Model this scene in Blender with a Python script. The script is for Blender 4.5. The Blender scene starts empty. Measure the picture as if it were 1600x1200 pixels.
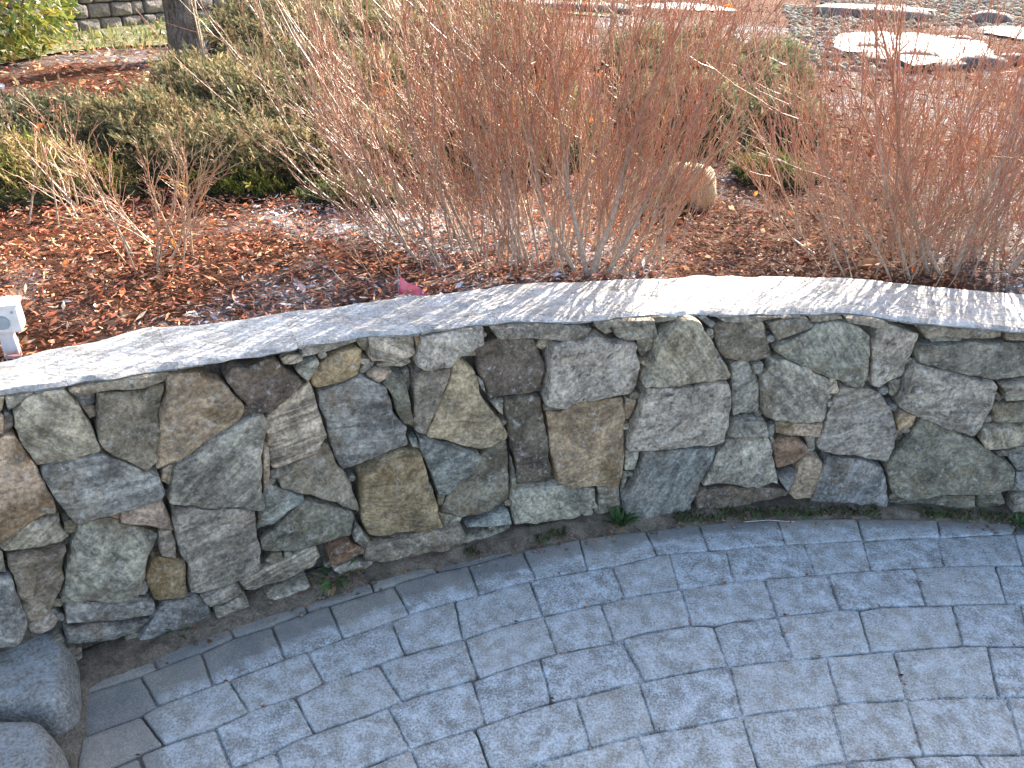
import bpy, math, random
import numpy as np
from math import radians as R, sin, cos, pi
from mathutils import Vector, Matrix
random.seed(7); rng = np.random.default_rng(11)
SC = bpy.context.scene; C = SC.collection

# ---------------------------------------------------------------- camera, sky, sun, exposure
cam_d = bpy.data.cameras.new('camera'); cam = bpy.data.objects.new('camera', cam_d); C.objects.link(cam)
PIT, ROL, CAMH = R(29.0), R(2.0), 1.65
_r = Vector((1, 0, 0)); _u = Vector((0, sin(PIT), cos(PIT))); _f = Vector((0, cos(PIT), -sin(PIT)))
cr = _r*cos(ROL) + _u*sin(ROL); cu = -_r*sin(ROL) + _u*cos(ROL)
M3 = Matrix((cr, cu, -_f)).transposed()
cam.matrix_world = Matrix.Translation((0, 0, CAMH)) @ M3.to_4x4()
cam_d.sensor_fit = 'HORIZONTAL'; cam_d.sensor_width = 36.0; cam_d.lens = 36.0*1250/1600
cam_d.clip_start = .05; cam_d.clip_end = 500
SC.camera = cam
SUN_EL, SUN_AZ = R(24.0), R(28.0)
wd = bpy.data.worlds.new('World'); SC.world = wd; wd.use_nodes = True
wn = wd.node_tree.nodes; wn.clear()
sky = wn.new('ShaderNodeTexSky'); sky.sky_type = 'NISHITA'; sky.sun_disc = False
sky.sun_elevation = SUN_EL; sky.sun_rotation = SUN_AZ; sky.air_density = .8; sky.dust_density = 3.0; sky.ozone_density = .3
bg = wn.new('ShaderNodeBackground'); bg.inputs[1].default_value = .12
wo = wn.new('ShaderNodeOutputWorld')
wd.node_tree.links.new(sky.outputs[0], bg.inputs[0]); wd.node_tree.links.new(bg.outputs[0], wo.inputs[0])
sd = bpy.data.lights.new('sun', 'SUN'); sd.energy = 5.0; sd.angle = R(.5); sd.color = (1, .90, .78)
sun = bpy.data.objects.new('sun', sd); C.objects.link(sun)
sdir = Vector((sin(SUN_AZ)*cos(SUN_EL), cos(SUN_AZ)*cos(SUN_EL), sin(SUN_EL)))
sun.rotation_euler = sdir.to_track_quat('Z', 'Y').to_euler(); sun.location = sdir*30
SC.view_settings.view_transform = 'Standard'; SC.view_settings.look = 'None'
SC.view_settings.gamma = 1; SC.view_settings.use_curve_mapping = False; SC.view_settings.exposure = 2.25
SC.cycles.max_bounces = 6

STONES=[('n',(-2509,751,-2488,757,-2437,747,-2426,734,-2410,684,-2402,644,-2400,606,-2398,585,-2409,580,-2529,585,-2534,614,-2541,662,-2544,691,-2539,718,-2526,734)),
('b',(-2373,727,-2307,713,-2281,703,-2235,713,-2233,695,-2252,658,-2266,599,-2288,520,-2312,507,-2325,511,-2348,540,-2377,569,-2393,590,-2397,630,-2392,657,-2379,695)),
('t',(-2220,735,-2154,726,-2129,702,-2097,663,-2068,612,-2069,592,-2088,572,-2187,527,-2247,498,-2290,494,-2292,509,-2266,599,-2249,654,-2233,695)),
('u',(-2519,578,-2475,581,-2422,581,-2396,577,-2357,551,-2329,516,-2292,486,-2290,435,-2296,420,-2358,417,-2410,409,-2479,412,-2485,414,-2506,472,-2518,520,-2523,556)),
('t',(-2642,693,-2577,674,-2551,673,-2543,655,-2529,584,-2526,552,-2517,471,-2521,460,-2570,449,-2606,435,-2640,425,-2713,427)),
('w',(-2636,413,-2603,435,-2567,451,-2525,447,-2514,441,-2517,417,-2508,386,-2527,379,-2586,382,-2637,387,-2641,406)),
('n',(-2506,419,-2495,419,-2485,405,-2490,389,-2502,387,-2511,398)),
('p',(-2383,408,-2297,413,-2291,373,-2283,306,-2350,348,-2393,374)),
('r',(-2415,406,-2389,405,-2396,380,-2408,384,-2417,401)),
('t',(-2276,489,-2256,492,-2265,449,-2272,442,-2288,460)),
('u',(-2552,724,-2542,713,-2546,691,-2556,685,-2567,687)),
('g',(-2543,757,-2491,762,-2490,756,-2525,739,-2545,732)),
('g',(-2487,769,-2464,767,-2435,757,-2435,751,-2466,755,-2488,755)),
('u',(-2420,729,-2379,720,-2382,700,-2396,690,-2410,696)),
('b',(-2410,692,-2386,688,-2389,665,-2400,660)),
('b',(-2063,605,-2042,589,-2047,581,-2072,575)),
('g',(-2252,496,-2188,523,-2092,567,-2039,583,-2025,568,-2031,527,-2042,483,-2052,408,-2064,319,-2079,316,-2177,351,-2251,377,-2281,396,-2278,421,-2264,448)),
('g',(-2476,407,-2456,408,-2426,399,-2365,346,-2322,295,-2330,287,-2355,242,-2372,194,-2395,154,-2408,135,-2461,161,-2559,211,-2558,221,-2540,268,-2523,318,-2502,370)),
('b',(-2633,380,-2573,371,-2521,364,-2534,342,-2546,309,-2540,280,-2555,252,-2595,189,-2609,187,-2639,193,-2641,239,-2639,299,-2637,354)),
('u',(-2714,375,-2641,334,-2640,258,-2644,187,-2671,143,-2762,197)),
('g',(-2701,425,-2642,389,-2646,344,-2714,377)),
('u',(-2552,206,-2495,178,-2407,134,-2370,121,-2370,89,-2380,68,-2439,85,-2566,141)),
('u',(-2569,128,-2510,108,-2424,71,-2390,60,-2408,46,-2433,41,-2485,52,-2520,63,-2579,88)),
('u',(-2358,87,-2331,95,-2265,93,-2244,55,-2236,2,-2241,-18,-2338,-4,-2432,6,-2416,32,-2379,61)),
('o',(-2339,245,-2274,209,-2278,167,-2287,103,-2295,98,-2356,116,-2369,127,-2371,167,-2366,202,-2351,236)),
('w',(-2311,311,-2291,305,-2287,273,-2294,228,-2324,244,-2324,284)),
('g',(-2279,378,-2203,356,-2143,331,-2085,311,-2086,258,-2087,185,-2094,112,-2135,102,-2178,101,-2258,101,-2276,111,-2273,165,-2272,216,-2282,241,-2282,287,-2284,347)),
('g',(-2257,89,-2164,94,-2154,66,-2202,58,-2241,58)),
('g',(-2230,38,-2160,53,-2138,8,-2182,-5,-2229,-4)),
('u',(-2598,188,-2585,189,-2567,159,-2571,147,-2585,159)),
('g',(-2398,149,-2374,181,-2371,159,-2385,141)),
('m',(-2100,697,-2082,716,-2070,712,-2037,710,-2008,719,-1984,719,-1962,692,-1916,643,-1950,616,-1973,601,-2024,582,-2046,595,-2061,617,-2080,645,-2097,679)),
('o',(-1885,665,-1836,693,-1768,708,-1754,698,-1765,644,-1773,625,-1818,615,-1878,604,-1890,612,-1889,637)),
('w',(-2021,552,-1975,587,-1896,637,-1892,614,-1886,575,-1879,513,-1872,465,-1897,424,-1924,411,-1954,416,-2009,404,-2021,415,-2027,446,-2024,497)),
('u',(-1877,600,-1818,613,-1767,622,-1747,610,-1700,582,-1694,544,-1679,498,-1654,447,-1646,390,-1649,380,-1705,372,-1761,354,-1808,335,-1837,335,-1847,356,-1858,430,-1862,509,-1875,554)),
('w',(-1738,735,-1699,734,-1622,722,-1613,660,-1634,650,-1695,655,-1734,666,-1736,693)),
('l',(-1596,713,-1552,718,-1507,724,-1426,727,-1425,674,-1509,638,-1525,619,-1592,617,-1616,632,-1609,672)),
('o',(-1617,718,-1598,719,-1608,681)),
('g',(-1923,684,-1876,699,-1871,689,-1904,642,-1929,674)),
('w',(-1960,706,-1944,713,-1906,704,-1910,687,-1954,690)),
('g',(-1905,733,-1848,737,-1765,743,-1767,722,-1835,708,-1892,704,-1908,707)),
('g',(-2025,742,-1967,743,-1920,741,-1932,730,-2015,726)),
('g',(-2215,753,-2150,754,-2143,729,-2219,739)),
('b',(-2418,765,-2386,750,-2333,751,-2229,744,-2223,741,-2229,724,-2285,718,-2344,730,-2408,734,-2426,750)),
('b',(-1763,736,-1741,737,-1740,703,-1752,696,-1766,717)),
('g',(-1760,667,-1738,663,-1739,652,-1759,652)),
('u',(-1766,631,-1753,649,-1721,652,-1731,637,-1758,624)),
('g',(-1719,644,-1652,642,-1631,646,-1625,633,-1650,625,-1711,633)),
('p',(-1748,622,-1723,634,-1682,624,-1686,612,-1718,599)),
('d',(-1708,595,-1680,624,-1654,612,-1645,551,-1631,469,-1641,456,-1659,468,-1675,501,-1692,564)),
('g',(-1651,613,-1633,612,-1630,571,-1638,543,-1644,564)),
('b',(-1626,615,-1556,616,-1525,617,-1525,588,-1539,561,-1560,489,-1590,430,-1600,413,-1627,431,-1632,459,-1624,541)),
('t',(-1591,403,-1581,432,-1556,494,-1522,582,-1517,616,-1506,634,-1479,612,-1453,591,-1441,549,-1428,503,-1399,451,-1370,404,-1354,369,-1360,353,-1384,340,-1400,327,-1435,332,-1469,345,-1526,371,-1573,391)),
('u',(-1619,409,-1564,383,-1478,338,-1439,315,-1480,262,-1541,202,-1570,213,-1596,294,-1609,344)),
('b',(-1878,437,-1863,415,-1848,350,-1820,301,-1804,232,-1807,212,-1852,244,-1911,285,-1958,310,-2001,337,-2001,359,-1974,386,-1961,410,-1924,409)),
('o',(-1790,331,-1743,350,-1668,364,-1618,365,-1610,329,-1605,263,-1585,237,-1578,168,-1566,100,-1570,92,-1674,97,-1761,104,-1779,114,-1791,163,-1800,231,-1794,283)),
('t',(-2037,491,-2025,484,-2033,403,-2044,367,-2056,350,-2045,436)),
('d',(-2028,399,-1967,405,-1978,387,-2005,371,-2029,382)),
('u',(-2044,367,-2006,337,-1951,293,-1992,268,-2036,231,-2082,232,-2069,294)),
('d',(-1950,282,-1888,251,-1824,210,-1816,192,-1836,132,-1862,134,-1927,135,-1999,134,-2072,156,-2080,174,-2075,198,-2019,235)),
('g',(-1831,128,-1815,161,-1781,92,-1809,101)),
('w',(-2155,82,-2093,90,-2020,106,-1942,129,-1920,77,-1945,51,-2002,38,-2074,33,-2133,35,-2143,46)),
('r',(-1904,87,-1892,112,-1845,121,-1801,85,-1804,65,-1850,57,-1898,53)),
('b',(-1797,81,-1723,82,-1625,88,-1504,85,-1486,45,-1490,29,-1526,2,-1629,-1,-1753,14,-1801,36)),
('g',(-1896,41,-1842,45,-1777,19,-1705,3,-1710,-21,-1791,-38,-1866,-5)),
('u',(-1481,65,-1438,83,-1346,87,-1338,47,-1453,54)),
('g',(-1563,125,-1493,103,-1500,84,-1554,88)),
('g',(-2089,16,-1975,28,-1971,3,-2026,-10,-2093,-10)),
('b',(-1570,204,-1547,194,-1558,167,-1570,166)),
('u',(-1643,408,-1625,408,-1621,374,-1637,382)),
('m',(-1443,655,-1390,669,-1277,667,-1263,634,-1246,573,-1251,522,-1254,492,-1318,488,-1405,493,-1416,545,-1437,584)),
('l',(-1229,652,-1133,650,-1101,667,-1075,657,-1050,639,-959,611,-949,531,-947,463,-960,447,-1062,447,-1149,446,-1203,443,-1235,458,-1241,475,-1232,550)),
('m',(-1359,486,-1303,488,-1253,483,-1242,416,-1229,327,-1211,212,-1212,184,-1256,180,-1316,186,-1325,254,-1340,334,-1352,397)),
('o',(-1234,413,-1181,414,-1148,436,-1122,443,-985,437,-977,383,-975,300,-972,212,-976,130,-1048,142,-1118,152,-1189,180,-1200,210,-1218,303)),
('d',(-1238,441,-1192,439,-1160,439,-1182,418,-1234,419)),
('g',(-1335,171,-1287,174,-1214,170,-1139,151,-1063,127,-1049,55,-1111,23,-1252,34,-1331,45)),
('g',(-1050,135,-976,122,-967,43,-1040,51)),
('b',(-1350,343,-1344,269,-1345,131,-1390,106,-1452,98,-1503,106,-1563,132,-1554,151,-1531,188,-1496,228,-1464,259,-1436,301,-1400,321)),
('d',(-1340,286,-1327,232,-1322,181,-1337,176)),
('g',(-1399,478,-1365,483,-1364,433,-1376,445)),
('u',(-1439,561,-1422,546,-1411,504,-1426,523)),
('g',(-1402,715,-1371,717,-1259,714,-1165,706,-1110,684,-1124,665,-1162,657,-1239,663,-1292,675,-1386,684)),
('g',(-1105,711,-1021,712,-923,707,-921,691,-995,684,-1092,684)),
('g',(-919,706,-844,706,-846,686,-906,680)),
('g',(-1043,678,-910,676,-894,631,-991,628,-1025,641)),
('g',(-1096,680,-1044,664,-1030,651,-1051,643)),
('l',(-955,625,-905,623,-904,590,-936,568,-950,590)),
('t',(-942,552,-917,564,-923,542)),
('n',(-856,673,-828,699,-809,706,-782,681,-722,604,-679,543,-645,490,-655,475,-777,476,-824,470,-932,488,-936,501,-922,533,-901,580,-896,631)),
('l',(-921,478,-823,464,-756,468,-652,468,-640,424,-636,338,-640,257,-684,251,-826,253,-963,262,-958,298,-951,343,-938,390,-929,444)),
('t',(-977,434,-943,424,-947,391,-963,360,-976,368)),
('g',(-967,253,-922,248,-931,181,-964,188)),
('g',(-967,176,-947,174,-957,103,-967,92)),
('u',(-909,249,-825,243,-670,243,-677,184,-701,113,-725,40,-734,-2,-798,-10,-894,-9,-958,37,-962,87,-939,125,-916,182)),
('b',(-723,655,-702,663,-632,664,-573,668,-562,637,-526,567,-521,548,-555,532,-627,534,-672,547,-694,573,-710,618)),
('g',(-728,692,-700,695,-595,695,-456,693,-478,685,-513,679,-578,673,-647,669,-693,670)),
('u',(-784,695,-757,689,-720,666,-728,650,-770,680)),
('g',(-555,656,-512,677,-451,688,-439,678,-410,651,-458,629,-518,605)),
('b',(-425,690,-331,694,-322,688,-317,667,-379,659,-410,653,-424,674)),
('b',(-312,690,-194,672,-186,662,-206,645,-302,659)),
('g',(-524,582,-455,614,-397,647,-317,657,-280,649,-217,609,-207,543,-205,482,-221,442,-256,450,-292,466,-365,493,-433,524,-482,547,-520,569)),
('g',(-645,516,-616,530,-594,531,-579,500,-558,484,-544,440,-535,372,-539,356,-619,351,-635,446)),
('g',(-582,524,-548,527,-546,503,-559,491,-572,498)),
('g',(-545,486,-527,537,-485,543,-432,520,-365,493,-333,477,-326,437,-314,360,-314,316,-350,314,-478,329,-518,342,-537,419)),
('w',(-325,477,-304,475,-284,426,-288,417,-313,415)),
('g',(-613,337,-519,337,-500,283,-544,278,-631,285)),
('l',(-626,266,-573,272,-496,274,-474,221,-446,142,-430,90,-499,87,-597,95,-693,105,-685,126,-663,209)),
('m',(-712,74,-701,90,-616,89,-482,79,-428,77,-397,63,-414,46,-490,32,-556,0,-620,-14,-677,-10,-704,11)),
('r',(-472,232,-432,262,-407,264,-356,234,-349,217,-376,179,-411,156,-442,147,-460,186)),
('t',(-473,317,-315,309,-316,262,-416,266,-465,282)),
('t',(-359,193,-327,195,-298,178,-292,149,-304,74,-313,39,-366,40,-391,56,-379,110,-367,167)),
('u',(-430,112,-409,143,-379,138,-386,91,-396,68)),
('u',(-498,299,-479,313,-474,280,-475,252,-489,271)),
('g',(-360,258,-330,258,-321,222,-345,220)),
('g',(-275,442,-221,433,-179,429,-144,416,-107,366,-80,311,-64,269,-70,205,-75,170,-129,176,-271,204,-318,224,-316,260,-296,360)),
('l',(-209,624,-193,650,-170,652,-134,636,-72,623,-70,598,-79,546,-91,480,-123,468,-159,438,-183,447,-190,484,-202,565)),
('b',(-107,662,-11,658,163,654,169,631,112,618,40,621,-45,632,-54,613,-74,638)),
('b',(170,648,322,644,328,623,180,621)),
('d',(-184,670,-114,666,-126,659,-171,658)),
('u',(-44,622,59,615,57,606,-36,603)),
('d',(-66,568,-61,594,40,597,163,608,338,620,377,494,274,489,193,486,152,488,64,505,-58,533)),
('l',(-63,529,11,514,87,495,149,483,192,477,205,458,195,412,193,362,186,327,171,286,72,315,-16,346,-93,383,-81,422,-71,487)),
('g',(-125,461,-92,464,-91,428,-103,410,-116,412)),
('o',(-81,351,-65,361,-23,348,-26,320,-49,296,-70,302,-81,325)),
('d',(-6,340,80,308,178,277,239,240,302,202,328,176,345,125,341,103,280,79,143,66,81,47,16,33,-20,47,-52,99,-74,158,-59,195,-21,283)),
('u',(-279,190,-131,164,-84,155,-61,91,-41,-3,-180,-13,-299,-8,-297,49,-283,124)),
('d',(-32,16,26,26,146,53,241,68,257,16,161,-5,-14,-15)),
('d',(247,69,323,81,349,38,304,15,264,9)),
('g',(361,74,393,85,502,91,521,30,372,17)),
('n',(206,476,276,483,379,487,395,437,241,415,227,450)),
('b',(200,399,295,417,399,424,422,349,254,334,228,343)),
('n',(189,324,253,324,320,332,425,340,445,274,225,247,194,292)),
('g',(258,242,342,257,447,267,451,256,295,228,268,224)),
('u',(303,222,348,238,453,249,473,186,347,172)),
('u',(345,165,475,179,498,103,349,96,347,131)),
('t',(-2604,796,-2547,776,-2557,729,-2619,738)),
('t',(-2620,734,-2560,719,-2568,685,-2629,697)),
('g',(-1547,1,-1505,19,-1422,22,-1337,32,-1337,3,-1422,-7,-1516,-12)),
('g',(-1697,-4,-1619,-8,-1547,-9,-1568,-32,-1671,-31))]
CAPFRONT=[(-2550,25),(-2480,9),(-2419,3),(-2332,-10),(-2222,-16),(-2082,-14),(-1913,-9),(-1761,13),(-1617,-17),(-1419,9),(-1134,-21),(-917,14),(-705,0),(-436,19),(-288,37),(-113,-14),(161,-9),(215,-15)]
CAPBACK=[(-2531,198),(-2363,224),(-2224,240),(-1991,208),(-1813,215),(-1600,242),(-1455,244),(-1255,289),(-1062,283),(-756,299),(-541,329),(-229,340),(-29,328),(165,316),(365,327)]
CAPJOINTS=[-2429,-2209,-1915,-1612,-1393,-1107,-740,-336,-162,88]
PAVERS=[(0,(-1071,1396,-1041,1427,-1007,1451,-968,1468,-928,1483,-877,1414,-911,1391,-947,1372,-984,1352,-1020,1333)),
(0,(-928,1483,-882,1503,-836,1522,-791,1544,-746,1566,-718,1529,-757,1499,-796,1469,-837,1442,-877,1414)),
(0,(-746,1566,-700,1588,-654,1610,-607,1632,-562,1656,-547,1628,-589,1602,-631,1576,-674,1552,-718,1529)),
(0,(-562,1656,-520,1681,-478,1705,-436,1729,-393,1753,-377,1718,-419,1696,-462,1673,-504,1651,-547,1628)),
(0,(-393,1753,-353,1774,-313,1794,-272,1814,-228,1826,-197,1808,-243,1787,-287,1765,-332,1741,-377,1718)),
(0,(-228,1826,-165,1847,-104,1874,-43,1900,18,1925,28,1906,-27,1881,-83,1855,-140,1831,-197,1808)),
(1,(-1020,1333,-993,1348,-965,1362,-938,1377,-910,1391,-832,1305,-861,1273,-898,1252,-934,1231,-971,1210)),
(1,(-910,1391,-880,1412,-850,1433,-820,1454,-789,1474,-720,1369,-748,1352,-776,1337,-804,1321,-832,1305)),
(1,(-789,1474,-752,1503,-714,1531,-673,1553,-631,1575,-564,1462,-603,1439,-642,1416,-681,1392,-720,1369)),
(1,(-631,1575,-597,1597,-563,1618,-528,1638,-492,1657,-429,1539,-463,1520,-497,1500,-530,1481,-564,1462)),
(1,(-492,1657,-450,1679,-408,1702,-366,1724,-323,1746,-262,1636,-303,1609,-345,1585,-387,1562,-429,1539)),
(1,(-323,1746,-272,1773,-220,1799,-167,1821,-113,1842,-73,1718,-120,1698,-168,1678,-215,1658,-262,1636)),
(1,(-113,1842,-72,1861,-31,1880,10,1898,51,1917,91,1791,50,1774,8,1756,-32,1737,-73,1718)),
(1,(51,1917,95,1933,140,1949,185,1963,230,1978,247,1838,208,1827,169,1815,130,1803,91,1791)),
(1,(230,1978,283,1994,336,2010,391,2022,445,2033,468,1914,413,1893,358,1872,303,1853,247,1838)),
(1,(445,2033,490,2045,536,2058,582,2070,627,2082,635,1947,593,1940,550,1935,508,1928,468,1914)),
(1,(627,2082,694,2093,760,2101,827,2108,894,2113,885,1990,822,1981,760,1971,697,1959,635,1947)),
(1,(894,2113,961,2119,1029,2125,1096,2129,1164,2132,1144,2020,1080,2014,1015,2006,950,1998,885,1990)),
(1,(1164,2132,1232,2135,1300,2138,1368,2139,1436,2140,1406,2054,1340,2047,1275,2039,1210,2030,1144,2020)),
(1,(1436,2140,1503,2140,1569,2138,1636,2136,1702,2133,1656,2083,1593,2077,1530,2070,1468,2062,1406,2054)),
(1,(1702,2133,1757,2131,1812,2130,1867,2128,1922,2125,1874,2084,1819,2087,1765,2088,1710,2088,1656,2083)),
(1,(1922,2125,1977,2121,2032,2117,2086,2113,2141,2107,2091,2069,2037,2074,1982,2078,1928,2082,1874,2084)),
(1,(2141,2107,2181,2103,2220,2098,2260,2093,2300,2088,2248,2051,2209,2056,2170,2061,2130,2065,2091,2069)),
(2,(-971,1210,-943,1226,-915,1242,-887,1258,-859,1274,-774,1199,-814,1173,-853,1147,-891,1120,-930,1092)),
(2,(-859,1274,-822,1311,-776,1337,-731,1363,-686,1389,-608,1295,-646,1266,-687,1240,-731,1220,-774,1199)),
(2,(-686,1389,-644,1415,-602,1440,-559,1465,-516,1489,-449,1392,-486,1363,-525,1337,-568,1318,-608,1295)),
(2,(-516,1489,-465,1518,-413,1548,-361,1576,-309,1604,-256,1489,-305,1466,-353,1442,-401,1417,-449,1392)),
(2,(-309,1604,-269,1631,-227,1652,-184,1671,-141,1690,-109,1549,-146,1535,-183,1520,-220,1505,-256,1489)),
(2,(-141,1690,-87,1712,-34,1736,18,1760,72,1783,110,1643,53,1624,-2,1602,-55,1575,-109,1549)),
(2,(72,1783,134,1805,197,1823,260,1841,323,1858,347,1731,289,1706,229,1684,169,1664,110,1643)),
(2,(323,1858,368,1876,414,1894,459,1911,505,1927,512,1769,471,1760,429,1751,388,1741,347,1731)),
(2,(505,1927,552,1935,598,1941,644,1949,690,1958,682,1812,639,1802,597,1791,555,1780,512,1769)),
(2,(690,1958,754,1970,818,1980,883,1989,948,1998,940,1856,875,1846,811,1836,746,1824,682,1812)),
(2,(948,1998,996,2004,1045,2010,1093,2015,1142,2020,1117,1884,1073,1877,1029,1869,985,1861,940,1856)),
(2,(1142,2020,1205,2029,1269,2038,1333,2046,1397,2053,1355,1911,1296,1906,1236,1899,1177,1892,1117,1884)),
(2,(1397,2053,1463,2062,1529,2070,1596,2077,1662,2084,1609,1927,1545,1924,1482,1921,1419,1916,1355,1911)),
(2,(1662,2084,1722,2089,1782,2088,1843,2086,1903,2083,1841,1923,1783,1925,1725,1926,1667,1927,1609,1927)),
(2,(1903,2083,1963,2079,2022,2075,2082,2070,2142,2064,2072,1907,2014,1913,1956,1917,1899,1920,1841,1923)),
(2,(2142,2064,2197,2058,2251,2051,2306,2043,2361,2035,2283,1883,2230,1890,2178,1896,2125,1902,2072,1907)),
(3,(-930,1092,-902,1112,-875,1131,-848,1150,-820,1169,-732,1058,-765,1035,-799,1012,-832,988,-865,965)),
(3,(-820,1169,-785,1192,-748,1212,-710,1230,-672,1247,-598,1144,-632,1123,-665,1101,-699,1080,-732,1058)),
(3,(-672,1247,-634,1276,-596,1305,-553,1325,-510,1344,-438,1244,-479,1219,-518,1193,-558,1169,-598,1144)),
(3,(-510,1344,-466,1379,-419,1408,-370,1433,-321,1458,-245,1344,-292,1315,-340,1290,-389,1267,-438,1244)),
(3,(-321,1458,-268,1484,-213,1508,-158,1530,-103,1551,-60,1420,-106,1402,-153,1383,-199,1364,-245,1344)),
(3,(-103,1551,-51,1578,1,1604,56,1625,111,1644,144,1512,93,1488,41,1466,-9,1444,-60,1420)),
(3,(111,1644,152,1658,193,1672,234,1686,275,1700,301,1558,261,1547,222,1536,183,1524,144,1512)),
(3,(275,1700,333,1725,394,1743,456,1757,518,1770,521,1629,465,1614,409,1598,354,1581,301,1558)),
(3,(518,1770,582,1787,646,1803,710,1817,775,1829,776,1674,712,1662,649,1651,587,1630,521,1629)),
(3,(775,1829,825,1838,876,1846,926,1854,976,1860,965,1708,918,1698,871,1690,823,1682,776,1674)),
(3,(976,1860,1047,1872,1117,1884,1188,1894,1259,1902,1223,1736,1158,1732,1094,1727,1030,1712,965,1708)),
(3,(1259,1902,1324,1908,1388,1914,1452,1919,1517,1923,1465,1755,1405,1752,1344,1748,1284,1743,1223,1736)),
(3,(1517,1923,1557,1925,1597,1926,1637,1927,1677,1927,1619,1760,1581,1759,1542,1758,1504,1757,1465,1755)),
(3,(1677,1927,1717,1926,1757,1926,1797,1925,1837,1923,1773,1758,1735,1759,1696,1760,1658,1760,1619,1760)),
(3,(1837,1923,1877,1921,1917,1919,1957,1917,1997,1914,1927,1752,1889,1754,1850,1756,1812,1757,1773,1758)),
(3,(1997,1914,2056,1909,2116,1903,2176,1896,2235,1889,2157,1731,2100,1737,2042,1743,1985,1747,1927,1752)),
(4,(-1013,852,-969,886,-925,920,-881,953,-836,985,-754,880,-799,848,-842,815,-886,782,-928,748)),
(4,(-836,985,-803,1009,-770,1032,-737,1054,-703,1077,-622,970,-655,948,-689,926,-722,903,-754,880)),
(4,(-703,1077,-657,1107,-610,1136,-563,1165,-516,1194,-444,1081,-489,1054,-534,1027,-578,999,-622,970)),
(4,(-516,1194,-459,1233,-398,1263,-335,1292,-276,1325,-208,1210,-268,1179,-327,1147,-386,1115,-444,1081)),
(4,(-276,1325,-227,1352,-177,1373,-126,1394,-74,1414,-35,1284,-78,1265,-122,1247,-165,1229,-208,1210)),
(4,(-74,1414,-31,1434,11,1453,55,1472,99,1491,126,1351,84,1336,44,1319,4,1302,-35,1284)),
(4,(99,1491,153,1515,210,1532,267,1548,323,1568,366,1430,305,1412,245,1392,186,1371,126,1351)),
(4,(323,1568,386,1591,450,1609,515,1627,583,1629,592,1488,534,1477,478,1463,422,1446,366,1430)),
(4,(583,1629,629,1647,678,1656,726,1665,774,1674,774,1520,729,1513,683,1505,637,1497,592,1488)),
(4,(774,1674,834,1684,895,1694,955,1707,1016,1708,992,1553,937,1545,883,1537,829,1529,774,1520)),
(4,(1016,1708,1087,1725,1159,1732,1232,1736,1303,1745,1258,1586,1191,1579,1124,1571,1058,1562,992,1553)),
(4,(1303,1745,1354,1749,1404,1752,1455,1755,1506,1757,1448,1592,1401,1590,1353,1589,1305,1588,1258,1586)),
(4,(1506,1757,1561,1759,1616,1760,1671,1760,1726,1759,1660,1598,1607,1598,1554,1597,1501,1595,1448,1592)),
(4,(1726,1759,1766,1759,1806,1757,1846,1756,1885,1754,1814,1595,1775,1596,1737,1597,1698,1598,1660,1598)),
(4,(1885,1754,1940,1751,1995,1747,2050,1742,2105,1736,2025,1581,1972,1586,1919,1589,1867,1593,1814,1595)),
(4,(2105,1736,2159,1730,2214,1724,2268,1716,2323,1708,2235,1557,2183,1564,2130,1571,2078,1576,2025,1581)),
(5,(-905,767,-861,801,-817,834,-772,867,-726,899,-639,781,-683,750,-726,719,-768,687,-811,654)),
(5,(-726,899,-680,931,-634,962,-588,993,-540,1023,-455,903,-502,873,-548,843,-594,813,-639,781)),
(5,(-540,1023,-493,1052,-445,1080,-397,1108,-348,1136,-274,1009,-320,983,-365,957,-411,930,-455,903)),
(5,(-348,1136,-313,1155,-277,1174,-241,1193,-205,1211,-140,1079,-174,1062,-208,1045,-241,1027,-274,1009)),
(5,(-205,1211,-169,1227,-133,1242,-97,1258,-61,1272,-10,1142,-43,1127,-76,1111,-108,1095,-140,1079)),
(5,(-61,1272,-1,1299,59,1326,121,1349,184,1371,215,1232,158,1212,100,1191,44,1167,-10,1142)),
(5,(184,1371,225,1385,267,1399,309,1413,351,1426,373,1282,333,1272,293,1259,254,1246,215,1232)),
(5,(351,1426,413,1443,474,1461,536,1477,598,1489,595,1335,540,1321,485,1306,430,1292,373,1282)),
(5,(598,1489,665,1502,732,1513,798,1524,865,1535,851,1384,788,1368,723,1360,658,1350,595,1335)),
(5,(865,1535,913,1541,961,1548,1009,1556,1057,1562,1028,1403,984,1397,939,1393,895,1389,851,1384)),
(5,(1057,1562,1123,1571,1190,1579,1257,1585,1324,1588,1268,1419,1208,1418,1147,1415,1087,1410,1028,1403)),
(5,(1324,1588,1379,1589,1434,1592,1489,1594,1544,1596,1479,1431,1426,1428,1373,1425,1321,1421,1268,1419)),
(5,(1544,1596,1584,1597,1624,1598,1664,1598,1704,1598,1633,1435,1594,1435,1556,1434,1517,1433,1479,1431)),
(5,(1704,1598,1759,1597,1814,1595,1869,1592,1924,1589,1844,1431,1791,1433,1738,1434,1685,1435,1633,1435)),
(5,(1924,1589,1984,1585,2044,1580,2103,1574,2163,1567,2073,1413,2016,1419,1959,1424,1901,1428,1844,1431)),
(6,(-697,740,-652,772,-606,804,-559,836,-513,866,-431,695,-475,666,-519,636,-563,605,-605,574)),
(6,(-513,866,-465,897,-418,926,-370,955,-321,983,-243,811,-291,783,-338,754,-385,725,-431,695)),
(6,(-321,983,-268,1012,-214,1041,-160,1070,-105,1097,-35,922,-87,895,-140,868,-191,840,-243,811)),
(6,(-105,1097,-55,1121,-4,1145,46,1168,98,1190,163,1013,113,991,63,969,14,946,-35,922)),
(6,(98,1190,155,1211,213,1231,270,1251,328,1270,367,1093,315,1074,264,1054,213,1034,163,1013)),
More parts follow.
